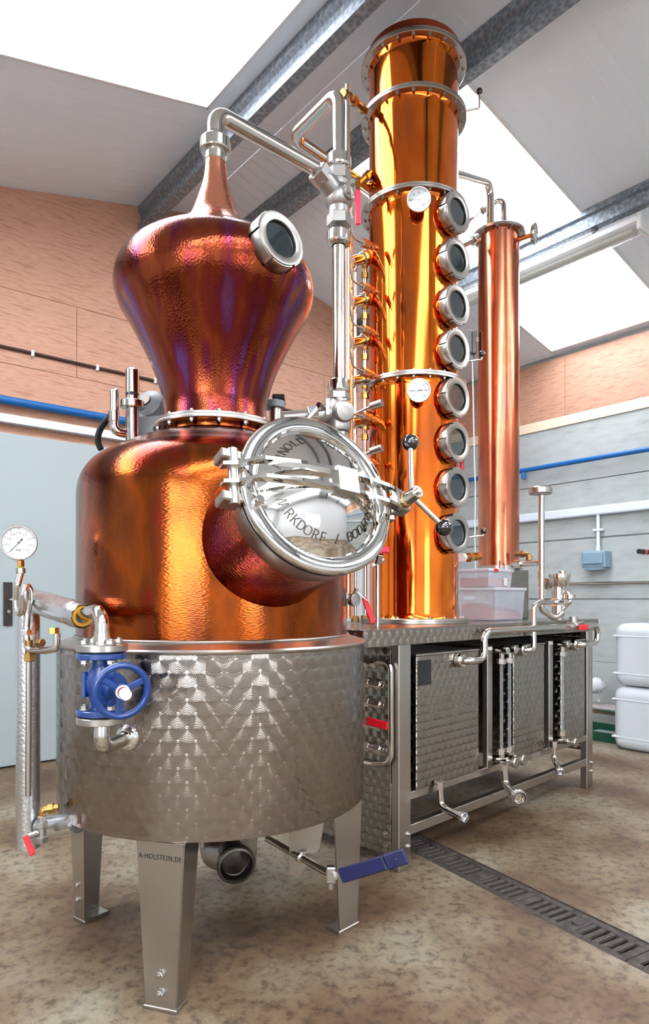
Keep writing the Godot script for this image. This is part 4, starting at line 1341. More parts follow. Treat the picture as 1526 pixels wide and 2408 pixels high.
func bench() -> void:
	var top := thing("worktop", "long brushed steel worktop with a folded front edge under the copper columns", "worktop", MF)
	part(top, "plate", mb().box(v3(0.825, TOP - 0.006, -0.41), v3(2.25, 0.012, 0.86), 0.003), M.discs_bench)
	var sk := mb()
	sk.box(v3(0.825, TOP - 0.039, 0.0175), v3(2.25, 0.07, 0.004), 0.001)
	part(top, "front_apron", sk, M.discs_bench)
	part(top, "side_apron", mb().box(v3(-0.298, TOP - 0.039, -0.41), v3(0.004, 0.07, 0.85), 0.001), M.discs_bench)
	part(top, "side_apron", mb().box(v3(1.948, TOP - 0.039, -0.41), v3(0.004, 0.07, 0.85), 0.001), M.discs_bench)

	var f := thing("tank_bench", "brushed steel bench of posts, rails and panels carrying the worktop", "bench", MF)
	var hp := TOP - 0.012
	var posts := [v3(-0.008, 0, -0.022), v3(1.87, 0, -0.022), v3(-0.008, 0, -0.78), v3(1.87, 0, -0.78)]
	for k in 4:
		var p: Vector3 = posts[k]
		var po := part(f, "post", mb().box(p + v3(0, hp / 2, 0), v3(0.085, hp, 0.045), 0.004), M.satin)
		if k < 2:
			for h in [0.10, 0.155]:
				part(po, "bolt", bolt_mesh(0.010, 0.012), M.bolt, Transform3D(Basis(Vector3.RIGHT, PI / 2), p + v3(0.022, h, 0.0225)))
	part(f, "floor_rail", mb().box(v3(0.93, 0.165, -0.025), v3(1.80, 0.045, 0.04), 0.003), M.satin)
	part(f, "floor_rail", mb().box(v3(0.93, 0.165, -0.78), v3(1.80, 0.045, 0.04), 0.003), M.satin)
	part(f, "tank_rail", mb().box(v3(0.93, 0.318, -0.025), v3(1.80, 0.035, 0.04), 0.003), M.satin)
	part(f, "tank_rail", mb().box(v3(0.93, 0.318, -0.68), v3(1.80, 0.035, 0.04), 0.003), M.satin)
	var sp := part(f, "side_panel", mb().box(v3(-0.052, 0.54, -0.40), v3(0.004, 0.96, 0.71), 0.001), M.discs_bench)
	for h in [0.10, 0.155]:
		part(sp, "bolt", bolt_mesh(0.010, 0.012), M.bolt, Transform3D(Basis(Vector3.BACK, PI / 2), v3(-0.054, h, -0.075)))
	part(f, "end_panel", mb().box(v3(1.915, 0.62, -0.40), v3(0.004, 0.80, 0.74), 0.001), M.discs_bench)
	part(f, "back_panel", mb().box(v3(0.93, 0.6, -0.806), v3(1.88, 0.92, 0.004), 0.001), M.discs_bench)
	for x in [0.685, 1.345]:
		part(f, "mullion", mb().box(v3(x, 0.645, -0.012), v3(0.05, 0.63, 0.03), 0.003), M.satin)

	var tl := ["large brushed steel tank at the near end of the bench with a black label", "brushed steel tank in the middle of the bench front", "narrow brushed steel tank at the far end of the bench"]
	var tx := [[0.075, 0.585], [0.925, 1.27], [1.475, 1.80]]
	for k in 3:
		var t := thing("spirit_tank", tl[k], "tank", MF, "tanks under the worktop")
		var a: float = tx[k][0]
		var b: float = tx[k][1]
		part(t, "body", mb().box(v3((a + b) / 2, 0.641, -0.30), v3(b - a, 0.608, 0.60), 0.004), M.discs_bench)
		part(t, "top_lip", mb().box(v3((a + b) / 2, 0.948, -0.30), v3(b - a + 0.006, 0.01, 0.606), 0.002), M.satin)
		if k == 0:
			part(t, "name_plate", mb().box(v3(0.135, 0.865, 0.0015), v3(0.095, 0.115, 0.002), 0.0004), mat(Color(0.05, 0.055, 0.07), 0.5), Transform3D(), "plain dark label plate")
	# level tubes
	var lx := [0.742, 0.822, 1.418]
	var ll := ["glass level tube, left of the pair beside the near tank", "glass level tube, right of the pair beside the near tank", "single glass level tube beside the far tank"]
	for k in 3:
		var x: float = lx[k]
		var t := thing("level_gauge", ll[k], "level gauge", MF, "level tubes on the bench front")
		var z := 0.035
		var yt := 0.915
		var yb := 0.40
		var c := mb()
		c.cyl(v3(x, yt + 0.022, -0.02), v3(x, yt + 0.022, 0.075), 0.019)
		c.cyl(v3(x, yt - 0.045, z), v3(x, yt + 0.022, z), 0.014)
		part(t, "top_cock", c, M.steel)
		part(t, "top_nut", mb().hex(v3(x, yt - 0.045, z), v3(x, yt - 0.02, z), 0.025).cyl(v3(x, yt - 0.05, z), v3(x, yt - 0.043, z), 0.021), M.steel)
		part(t, "glass_tube", mb().tube([v3(x, yb, z), v3(x, yt - 0.04, z)], 0.009, 0, 14, false), M.tube_glass)
		part(t, "bottom_nut", mb().hex(v3(x, yb, z), v3(x, yb + 0.028, z), 0.026).cyl(v3(x, yb + 0.026, z), v3(x, yb + 0.034, z), 0.022), M.steel)
		var q := mb()
		q.cyl(v3(x, yb - 0.03, -0.02), v3(x, yb - 0.03, 0.075), 0.018)
		q.cyl(v3(x, yb - 0.04, z), v3(x, yb, z), 0.015)
		q.cyl(v3(x, yb - 0.03, 0.07), v3(x, yb - 0.03, 0.10), 0.008)
		part(t, "bottom_cock", q, M.steel)
		part(t, "knob", mb().turn(v3(x, yb - 0.03, 0.10), v3(0, 0, 1), [v2(0, 0), v2(0.020, 0), v2(0.0285, 0.004), v2(0.0285, 0.02), v2(0.025, 0.025), v2(0, 0.027)], 26, 0.4), M.satin)
	var rl := mb()
	for x in [0.685, 1.345]:
		for k in 56:
			rl.box(v3(x + 0.013, 0.40 + 0.0088 * k, 0.0034), v3(0.012, 0.002, 0.001), 0)
	part(f, "level_scale", rl, M.dark_steel).set_meta("kind", "stuff")
	# outlets
	var outs := [[1033, 1862, 1036, 1893, 1052, 1905, 1087, 1921, 3.12, 0.017, 2.98], [1184, 1820, 1188, 1843, 1196, 1856, 1218, 1875, 3.46, 0.019, 3.30], [1302, 1766, 1303, 1782, 1307, 1796, 1316, 1813, 3.88, 0.015, 3.74]]
	var ol := ["near", "middle", "far"]
	for k in 3:
		var o: Array = outs[k]
		var t := thing("tank_outlet", "bent steel outlet spout with a round union under the %s tank" % ol[k], "spout", RF, "outlet spouts under the tanks")
		var a := at(o[0], o[1] - 18, o[8])
		var b := at(o[2], o[3], o[8])
		var c := at(o[4], o[5], (o[8] + o[10]) / 2 + 0.03)
		var e := at(o[6], o[7], o[10])
		part(t, "spout", mb().tube([a, b, c, e], o[9], 0.03, 16), M.steel)
		var ax := (e - c).normalized()
		var R: float = [0.0255, 0.042, 0.024][k]
		var un := part(t, "union", mb().turn(e - ax * 0.012, ax, [v2(o[9], 0), v2(R, 0.002), v2(R, 0.018), v2(R * 0.9, 0.022), v2(R * 0.9, 0.030), v2(R * 0.72, 0.032), v2(R * 0.66, 0.028), v2(R * 0.66, 0.004)], 32, 0.4), M.steel)
		part(un, "seal", mb().torus(e + ax * 0.018, ax, R * 0.74, R * 0.07, 28, 8), M.rubber if k == 1 else M.pipe_blue)
		part(t, "socket", mb().hex(a + v3(0, -0.02, 0), a + v3(0, 0.014, 0), o[9] * 1.5), M.steel)

func bench_pipes() -> void:
	var r := 0.0165
	var t := thing("distribution_pipe", "polished steel pipe running along the bench front from tank to tank", "pipe", MF)
	part(t, "pipe", mb().tube([v3(0.395, 0.905, -0.01), v3(0.395, 0.905, 0.065), v3(0.53, 0.905, 0.065), v3(0.53, 1.042, 0.065), v3(1.46, 1.042, 0.065)], r + 0.0015, 0.05, 18), M.steel)
	part(t, "pipe", mb().tube([v3(1.54, 1.042, 0.065), v3(1.835, 1.042, 0.065), v3(1.835, 0.925, 0.065), v3(1.62, 0.925, 0.065), v3(1.62, 0.925, -0.01)], r + 0.0015, 0.058, 18), M.steel)
	for p in [v3(0.395, 0.905, 0.0), v3(1.62, 0.925, 0.0)]:
		part(t, "union", mb().turn(p, v3(0, 0, 1), [v2(0.018, 0), v2(0.032, 0.001), v2(0.034, 0.004), v2(0.034, 0.03), v2(0.028, 0.038), v2(0.018, 0.038)], 28, 0.4), M.steel)
	# ball valve in it
	var v := thing("bench_valve", "small ball valve with a red lever in the bench front pipe", "valve", MF)
	var m := mb()
	m.cyl(v3(1.455, 1.042, 0.065), v3(1.545, 1.042, 0.065), 0.026)
	m.sphere(v3(1.50, 1.042, 0.065), 0.032, 20)
	m.hex(v3(1.45, 1.042, 0.065), v3(1.472, 1.042, 0.065), 0.031)
	m.hex(v3(1.528, 1.042, 0.065), v3(1.55, 1.042, 0.065), 0.031)
	m.cyl(v3(1.50, 1.042, 0.065), v3(1.50, 1.10, 0.065), 0.024)
	m.cyl(v3(1.525, 1.055, 0.08), v3(1.53, 1.066, 0.115), 0.009)
	part(v, "body", m, M.cast)
	part(v, "lever", mb().rbox(v3(1.515, 1.036, 0.118), v3(0.115, 0.032, 0.016), 0.007, 3), M.red)
	# feed to the middle tank
	var d := thing("middle_feed_pipe", "polished steel pipe dropping from the spirit parrot to the middle tank", "pipe", MF)
	part(d, "pipe", mb().tube([v3(0.99, 0.925, -0.01), v3(0.99, 0.925, 0.05), v3(1.05, 0.925, 0.05), v3(1.05, 1.165, 0.05), v3(1.12, 1.185, 0.05), v3(1.40, 1.185, 0.03)], 0.0155, 0.035, 18), M.steel)
	part(d, "union", mb().turn(v3(0.99, 0.925, 0.0), v3(0, 0, 1), [v2(0.018, 0), v2(0.03, 0.001), v2(0.032, 0.004), v2(0.032, 0.028), v2(0.026, 0.036), v2(0.018, 0.036)], 28, 0.4), M.steel)
	part(d, "union", mb().cyl(v3(1.31, 1.185, 0.037), v3(1.34, 1.185, 0.035), 0.024), M.steel)
	# side manifold with four cocks
	var w := thing("cock_manifold", "bent steel pipe with four small ball cocks on the bench end", "manifold", RF)
	part(w, "pipe", mb().tube([at(840, 1552, 3.10), at(888, 1556, 3.02), at(919, 1558, 2.96), at(920, 1796, 2.96), at(878, 1797, 3.02), at(840, 1790, 3.10)], 0.0125, 0.05, 16), M.steel)
	var ys := [1562, 1606, 1652, 1703, 1756]
	for k in 5:
		var y: float = ys[k]
		var c := mb()
		var a := at(850, y - 5, 3.08)
		var b := at(905, y + 8, 2.99)
		if k == 0: b = at(892, y - 2, 3.02)
		c.cyl(a, b, 0.012)
		c.cyl(a.lerp(b, 0.25), a.lerp(b, 0.8), 0.019)
		c.hex(a.lerp(b, 0.15), a.lerp(b, 0.38), 0.023)
		c.hex(a.lerp(b, 0.62), a.lerp(b, 0.85), 0.022)
		var ck := part(w, "cock", c, M.steel)
		if k == 3:
			part(ck, "red_lever", mb().bar(at(862, 1694, 3.0), at(911, 1708, 2.94), 0.036, 0.01, v3(0, 1, 0), 0.003), M.red)
		elif k > 0:
			part(ck, "stem", mb().cyl(a.lerp(b, 0.55), a.lerp(b, 0.55) + v3(0.015, 0.0, 0.03), 0.008), M.bolt)

func bench_top_things() -> void:
	# spirit parrot with its breather
	var t := thing("spirit_parrot", "polished steel spirit parrot with overflow cups and a tall breather pipe", "spirit parrot", RF)
	var q := at(1273, 1158, 3.92)
	part(t, "breather_pipe", mb().tube([v3(q.x, 1.325, -3.92), q], 0.0185, 0, 20), M.steel)
	part(t, "breather_tail", mb().tube([v3(q.x, 1.325, -3.92), v3(q.x, 1.14, -3.92), at(1305, 1455, 3.95), at(1322, 1440, 3.96)], 0.0175, 0.045, 18), M.steel)
	part(t, "breather_cap", mb().turn(q + v3(-0.005, -0.012, 0), Vector3.UP, [v2(0, 0), v2(0.058, 0), v2(0.066, 0.006), v2(0.067, 0.035), v2(0.060, 0.043), v2(0, 0.05)], 36, 0.5), M.satin)
	for h in [0.14, 0.33]:
		part(t, "weld_bead", mb().torus(q + v3(0, -h, 0), Vector3.UP, 0.0187, 0.001, 24, 6), M.satin)
	var c := at(1312, 1440, 3.98)
	part(t, "body", mb().cyl(v3(c.x, 1.075 + 0.02, -3.98), at(1312, 1378, 3.98), 0.034, -1, 26), M.steel)
	part(t, "base", mb().cyl(v3(c.x, 1.08, -3.98), v3(c.x, 1.11, -3.98), 0.03), M.steel)
	var cp := at(1316, 1386, 3.98)
	part(t, "cup", mb().turn(cp, Vector3.UP, [v2(0.02, 0), v2(0.03, 0.004), v2(0.048, 0.025), v2(0.056, 0.052), v2(0.057, 0.07), v2(0.062, 0.072), v2(0.062, 0.09), v2(0.055, 0.09), v2(0.052, 0.05), v2(0.03, 0.012), v2(0, 0.008)], 32, 0.7), M.steel)
	var c2 := at(1294, 1388, 4.06)
	part(t, "cup", mb().turn(c2, Vector3.UP, [v2(0.01, 0), v2(0.03, 0.006), v2(0.05, 0.03), v2(0.058, 0.06), v2(0.058, 0.07), v2(0.05, 0.07), v2(0.03, 0.014), v2(0, 0.01)], 32, 0.7), M.steel)
	part(t, "lid_knob", mb().cyl(at(1322, 1350, 3.98), at(1322, 1342, 3.98), 0.02), M.steel)
	part(t, "arm", mb().tube([at(1322, 1398, 3.98), at(1330, 1388, 3.97), at(1340, 1404, 3.95), at(1341, 1415, 3.94), at(1330, 1425, 3.96), at(1318, 1440, 3.97)], 0.013, 0.03, 14), M.steel)
	part(t, "arm_union", mb().cyl(at(1339, 1398, 3.95), at(1339, 1408, 3.95), 0.034), M.steel)
	# plastic boxes
	var names := ["clear plastic box half full of orange granules, standing on the worktop", "smaller clear plastic box with a red clip, stacked on the larger one"]
	var pos := [v3(1.305, TOP, -0.37), v3(1.245, TOP + 0.198, -0.38)]
	var siz := [v3(0.345, 0.185, 0.26), v3(0.27, 0.10, 0.22)]
	for k in 2:
		var b := thing("storage_box", names[k], "storage box", MF * Transform3D(Basis(), pos[k]), "plastic boxes on the worktop")
		var s: Vector3 = siz[k]
		var m := mb()
		var th := 0.003
		var ft := 0.93
		var lo := v3(s.x * ft, 0, s.z * ft) / 2
		var hi := v3(s.x, 0, s.z) / 2
		var cs := [v2(-1, -1), v2(1, -1), v2(1, 1), v2(-1, 1)]
		for e in 4:
			var g: Vector2 = cs[e]
			var h: Vector2 = cs[(e + 1) % 4]
			m.plate([v3(g.x * lo.x, 0.004, g.y * lo.z), v3(h.x * lo.x, 0.004, h.y * lo.z), v3(h.x * hi.x, s.y, h.y * hi.z), v3(g.x * hi.x, s.y, g.y * hi.z)], th)
		part(b, "tub", m, M.bin)
		part(b, "floor", mb().box(v3(0, 0.003, 0), v3(s.x * ft, 0.004, s.z * ft), 0.001), M.bin)
		var lid := mb().rbox(v3(0, s.y + 0.004, 0), v3(s.x + 0.022, 0.018, s.z + 0.022), 0.006, 3)
		part(b, "lid", lid, M.bin_lid)
		part(b, "clip", mb().rbox(v3(-s.x * 0.25 if k == 1 else s.x / 2 + 0.008, s.y + 0.002, s.z / 2 + 0.008 if k == 1 else 0.0), v3(0.05, 0.018, 0.012) if k == 1 else v3(0.012, 0.018, 0.05), 0.005, 3), M.red)
		# granules: a mound higher at one end
		var gm := mb()
		var nx := 14
		var nz := 12
		var ids := []
		var fn := noise(FastNoiseLite.TYPE_SIMPLEX_SMOOTH, 9.0, 3, 5 + k)
		for i in nx + 1:
			for j in nz + 1:
				var x := lerpf(-0.44, 0.44, float(i) / nx) * s.x
				var z := lerpf(-0.44, 0.44, float(j) / nz) * s.z
				var y := (0.34 if k == 0 else 0.55) * s.y + (0.16 * s.y * sin(z / s.z * 3.0 + 2.2) if k == 0 else 0.0) - 0.12 * s.y * x / s.x + 0.012 * fn.get_noise_2d(x, z)
				ids.append(gm.vert(v3(x, y, z), v3(0.1, 1, -0.2).normalized(), v2(x, z)))
		for i in nx:
			for j in nz:
				var o := i * (nz + 1) + j
				gm.quad(ids[o], ids[o + 1], ids[o + nz + 2], ids[o + nz + 1])
		for e in 4:
			var g: Vector2 = cs[e] * 0.44
			var h: Vector2 = cs[(e + 1) % 4] * 0.44
			var nn := v3((g.x + h.x), 0, (g.y + h.y)).normalized()
			var steps := 12
			var prev := []
			for i in steps + 1:
				var c3 := g.lerp(h, float(i) / steps)
				var x := c3.x * s.x
				var z := c3.y * s.z
				var y := (0.34 if k == 0 else 0.55) * s.y + (0.16 * s.y * sin(z / s.z * 3.0 + 2.2) if k == 0 else 0.0) - 0.12 * s.y * x / s.x + 0.012 * fn.get_noise_2d(x, z)
				var row := [gm.vert(v3(x, 0.008, z), nn, v2(x + z, 0)), gm.vert(v3(x, y, z), nn, v2(x + z, y))]
				if prev: gm.quad(prev[0], prev[1], row[1], row[0])
				prev = row
		var ga := part(b, "granules", gm, M.grain)
		ga.set_meta("kind", "stuff")
		if k == 1: part(b, "paper_label", mb().box(v3(0.06, 0.035, s.z / 2 - 0.002), v3(0.04, 0.045, 0.002), 0.0004), M.paper)
	var th2 := thing("alcohol_meter", "thin glass alcohol meter with a red and blue scale upright on the upper box", "hydrometer", RF)
	var p := at(1175, 1341, 4.15)
	part(th2, "stem", mb().cyl(p, p + v3(0, 0.09, 0), 0.004, 0.003, 10), M.lens)
	part(th2, "red_band", mb().cyl(p + v3(0, 0.005, 0), p + v3(0, 0.035, 0), 0.0045, -1, 10), M.red)
	part(th2, "blue_band", mb().cyl(p + v3(0, 0.035, 0), p + v3(0, 0.06, 0), 0.0045, -1, 10), M.pipe_blue)

# ---------------------------------------------------------------- steam supply on the left
func flange_disc(m: MB, c: Vector3, h: float, R: float) -> void:
	m.turn(c, Vector3.UP, [v2(0.015, 0), v2(R - 0.002, 0), v2(R, 0.002), v2(R, h - 0.002), v2(R - 0.002, h), v2(0.015, h)], 44, 0.4)

func steam_side() -> void:
	var d := 1.86
	var c := at(240, 1600, d)
	var vx := c.x
	# blue hand wheel valve
	var t := thing("stop_valve", "blue cast stop valve with a spoked hand wheel on the jacket", "valve", RF)
	var yt := at(240, 1534, d).y
	var yb := at(240, 1681, d).y
	var m := mb()
	flange_disc(m, v3(vx, yt - 0.017, -d), 0.016, 0.0685)
	flange_disc(m, v3(vx, yb + 0.002, -d), 0.016, 0.0685)
	m.turn(v3(vx, yb + 0.018, -d), Vector3.UP, [v2(0.034, 0), v2(0.031, 0.012), v2(0.036, 0.03), v2(0.046, 0.055), v2(0.048, 0.075), v2(0.044, 0.095), v2(0.030, 0.118), v2(0.028, 0.135), v2(0.034, yt - yb - 0.036)], 32, 0.8)
	var ax := v3(0.52, -0.12, 0.85).normalized()
	var bc := v3(vx + 0.008, lerpf(yb, yt, 0.50), -d)
	m.cyl(bc, bc + ax * 0.06, 0.036)
	m.cyl(bc + ax * 0.055, bc + ax * 0.066, 0.047)
	m.cyl(bc + ax * 0.06, bc + ax * 0.10, 0.026, 0.02)
	m.box(bc + v3(-0.047, 0.0, 0.012), v3(0.012, 0.07, 0.045), 0.003)
	part(t, "body", m, M.blue)
	part(t, "gland_bolt", bolt_mesh(0.0085, 0.014), M.blue, MB.along(bc + ax * 0.066 + v3(0, 0.037, 0), ax))
	part(t, "gland_bolt", bolt_mesh(0.0085, 0.014), M.blue, MB.along(bc + ax * 0.066 + v3(0, -0.037, 0), ax))
	var wc := at(286, 1625, d - 0.125)
	var wm := mb()
	var R := 0.067
	wm.torus(wc, ax, R, 0.0088, 48, 14)
	wm.cyl(wc - ax * 0.012, wc + ax * 0.010, 0.018)
	var WT := MB.along(wc, ax)
	for k in 3:
		var q := deg_to_rad([100, 220, 340][k])
		var dir := WT.basis * v3(cos(q), 0, sin(q))
		wm.bar(wc + dir * 0.012, wc + dir * (R - 0.004), 0.0165, 0.008, dir.cross(ax), 0.002)
	var wh := part(t, "hand_wheel", wm, M.blue)
	wh.set_meta("label", "blue three-spoked hand wheel")
	part(wh, "spindle", mb().cyl(bc + ax * 0.09, wc, 0.009), M.steel)
	part(wh, "hub_seat", mb().cyl(wc + ax * 0.009, wc + ax * 0.013, 0.0185), M.white)
	part(wh, "red_collar", mb().cyl(wc + ax * 0.012, wc + ax * 0.030, 0.0145), M.red_cap)
	part(wh, "white_cap", mb().cyl(wc + ax * 0.028, wc + ax * 0.045, 0.0155, 0.0145), M.white_cap)
	for q in 4:
		var a := TAU * (q + 0.5) / 4
		for e in [[yt + 0.024, false], [yt - 0.018, true], [yb + 0.019, false]]:
			part(t, "bolt", bolt_mesh(0.0115, 0.016), M.bolt, Transform3D(Basis(Vector3.RIGHT, PI) if e[1] else Basis(), v3(vx + cos(a) * 0.05, e[0], -d + sin(a) * 0.05)))
	# steel counter flange and elbow above
	var e := thing("steam_elbow", "polished steel elbow and flange leading out of the foil lagging to the valve", "pipe", RF)
	var fm := mb()
	flange_disc(fm, v3(vx, yt + 0.003, -d), 0.020, 0.0685)
	part(e, "flange", fm, M.satin)
	part(e, "gasket", mb().cyl(v3(vx, yt - 0.001, -d), v3(vx, yt + 0.003, -d), 0.06), M.rubber)
	part(e, "elbow", mb().tube([v3(vx, yt + 0.02, -d), v3(vx, at(240, 1434, d).y, -d), at(186, 1446, 2.0)], 0.0195, 0.05, 22), M.steel)
	part(e, "collar", mb().turn(v3(vx, yt + 0.022, -d), Vector3.UP, [v2(0.026, 0), v2(0.0215, 0.03), v2(0.0215, 0.036)], 28, 0.3), M.steel)
	# lower flange and elbow to the jacket
	var g := thing("jacket_inlet", "steel flange and elbow leading from the blue valve into the jacket", "pipe", RF)
	var gm := mb()
	flange_disc(gm, v3(vx, yb - 0.022, -d), 0.020, 0.0685)
	part(g, "flange", gm, M.satin)
	part(g, "gasket", mb().cyl(v3(vx, yb - 0.002, -d), v3(vx, yb + 0.002, -d), 0.06), M.rubber)
	var je := at(305, 1733, 1.99)
	part(g, "elbow", mb().tube([v3(vx, yb - 0.02, -d), v3(vx, je.y - 0.002, -d + 0.01), je + (je - v3(vx, je.y, -d)).normalized() * 0.04], 0.0205, 0.036, 22), M.steel)
	var jn := v3(je.x + 0.406, 0, je.z + 2.5).normalized()
	part(g, "rosette", mb().turn(v3(-0.406, je.y, -2.5) + jn * 0.548, jn, [v2(0.040, 0), v2(0.038, 0.008), v2(0.030, 0.014), v2(0.022, 0.016)], 32, 0.7), M.chrome)
	# foil lagged pipes
	var l := thing("lagged_steam_pipe", "steam pipe lagged in crinkled silver foil beside the still", "lagged pipe", RF)
	var far := at(66, 1408, 2.28)
	var near := at(196, 1450, 1.97)
	var lm := mb()
	lm.tube([v3(far.x, 0.36, far.z), v3(far.x, far.y, far.z)], 0.039, 0, 26)
	part(l, "upright_lagging", lm, M.foil)
	var fn := noise(FastNoiseLite.TYPE_SIMPLEX_SMOOTH, 14.0, 3, 9)
	var hl := mb()
	var prev := []
	var hx := (near - far).normalized()
	var T := MB.along(far, near - far)
	var len := far.distance_to(near)
	for k in 25:
		var y := lerpf(-0.03, len, k / 24.0)
		var row := []
		for s in 33:
			var a := TAU * s / 32.0
			var rr := 0.039 + 0.004 * fn.get_noise_3d(cos(a), sin(a), y * 5) + (0.004 * fn.get_noise_2d(cos(a) * 4, sin(a) * 4 + y * 20) if k > 14 else 0.0)
			if k > 21: rr -= 0.0012 * (k - 21)
			row.append(hl.vert(T * v3(cos(a) * rr, y, sin(a) * rr), T.basis * v3(cos(a), 0.15 if k > 20 else 0.0, sin(a)), v2(a * 0.04, y)))
		if prev:
			for s in 32: hl.quad(prev[s], prev[s + 1], row[s + 1], row[s])
		prev = row
	part(l, "branch_lagging", hl, M.foil)
	var fo := mb()
	fo.turn(near - hx * 0.004, hx, [v2(0.0200, -0.012), v2(0.0215, 0.001), v2(0.030, 0.003), v2(0.0335, -0.012)], 28, 0.5)
	part(l, "foam_end", fo, M.foam, Transform3D(), "torn yellow foam at the end of the lagging")
	var lf := at(140, 1938, 2.22)
	part(l, "lower_lagging", mb().tube([at(100, 1946, 2.26), at(182, 1934, 2.12)], 0.033, 0, 22), M.foil)
	# pressure gauge on a siphon
	var pg := thing("pressure_gauge", "round white dial pressure gauge on a coiled steel siphon tube", "gauge", RF)
	var gc := at(44, 1276, 2.14)
	gauge(pg, "gauge_head", Transform3D(Basis(Vector3.UP, 0.32), gc), 0.056, ["0", "0,2", "0,4", "0,6", "0,8", "1,0", "1,2", "1,4", "1,6"], 225, -45, 229, 0.03, "bar")
	var gz := gc + v3(0, 0, -0.014)
	part(pg, "stem_nut", mb().hex(gz + v3(0, -0.055, 0), gz + v3(0, -0.076, 0), 0.012), M.bronze)
	part(pg, "yellow_tape", mb().cyl(gz + v3(0, -0.076, 0), gz + v3(0, -0.080, 0), 0.0105), mat(Color(0.75, 0.68, 0.12), 0.6))
	part(pg, "socket", mb().cyl(gz + v3(0, -0.098, 0), gz + v3(0, -0.080, 0), 0.0145), M.satin)
	var c1 := at(62, 1500, 2.13)
	var si := [gz + v3(0, -0.095, 0)]
	for q in [[41, 1375, 2.14], [37, 1410, 2.15], [39, 1436, 2.15], [46, 1444, 2.14], [52, 1434, 2.12], [54, 1400, 2.11], [57, 1382, 2.11], [64, 1377, 2.12], [70, 1386, 2.13], [70, 1410, 2.14], [64, 1445, 2.14], [62, 1475, 2.13]]:
		si.append(at(q[0], q[1], q[2]))
	si.append(c1)
	for q in [[64, 1522, 2.12], [74, 1530, 2.11], [105, 1530, 2.08], [130, 1526, 2.05], [133, 1516, 2.05], [133, 1490, 2.05]]:
		si.append(at(q[0], q[1], q[2]))
	part(pg, "siphon", mb().tube(si, 0.0108, 0.02, 14), M.steel)
	part(pg, "union_nut", mb().hex(v3(c1.x, c1.y + 0.008, c1.z), v3(c1.x, c1.y + 0.026, c1.z), 0.0195), M.steel)
	part(pg, "brass_nut", mb().hex(at(127, 1490, 2.05), at(127, 1476, 2.05), 0.0165), M.brass)
	part(pg, "tee", mb().hex(at(90, 1512, 2.1), at(100, 1512, 2.09), 0.014), M.bronze)
	# condensate pipe
	var cp := thing("condensate_pipe", "slim upright steel pipe with a brown union in front of the foil lagging", "pipe", RF)
	part(cp, "pipe", mb().tube([at(68, 1545, 2.12), at(66, 1872, 2.12)], 0.0095, 0, 14), M.satin)
	part(cp, "union", mb().hex(at(68, 1538, 2.12), at(68, 1556, 2.12), 0.0165).cyl(at(68, 1505, 2.12), at(68, 1540, 2.12), 0.012), M.bronze)
	# lower red cock
	var lc := thing("condensate_cock", "small ball cock with a red lever low on the left of the jacket", "valve", RF)
	var q := at(98, 1955, 2.14)
	var qm := mb()
	qm.cyl(q + v3(0, 0.05, 0), q + v3(0, -0.03, 0), 0.013)
	qm.hex(q + v3(0, 0.03, 0), q + v3(0, 0.012, 0), 0.02)
	qm.hex(q + v3(0, -0.034, 0), q + v3(0, -0.014, 0), 0.02)
	qm.cyl(q, q + v3(-0.035, -0.01, 0.02), 0.009)
	part(lc, "body", qm, M.cast)
	part(lc, "brass_elbow", mb().tube([q + v3(0, 0.04, 0), q + v3(0.002, 0.068, 0), q + v3(0.05, 0.075, -0.01)], 0.0105, 0.012).hex(q + v3(0.02, 0.071, -0.004), q + v3(0.036, 0.073, -0.007), 0.0175), M.brass)
	part(lc, "lever", mb().bar(at(60, 1966, 2.1), at(78, 2011, 2.08), 0.019, 0.008, v3(1, 0.3, 0), 0.003), M.red)
	part(lc, "lever_arm", mb().bar(at(88, 1958, 2.12), at(60, 1970, 2.1), 0.012, 0.003, v3(0, 0, 1)), M.steel)

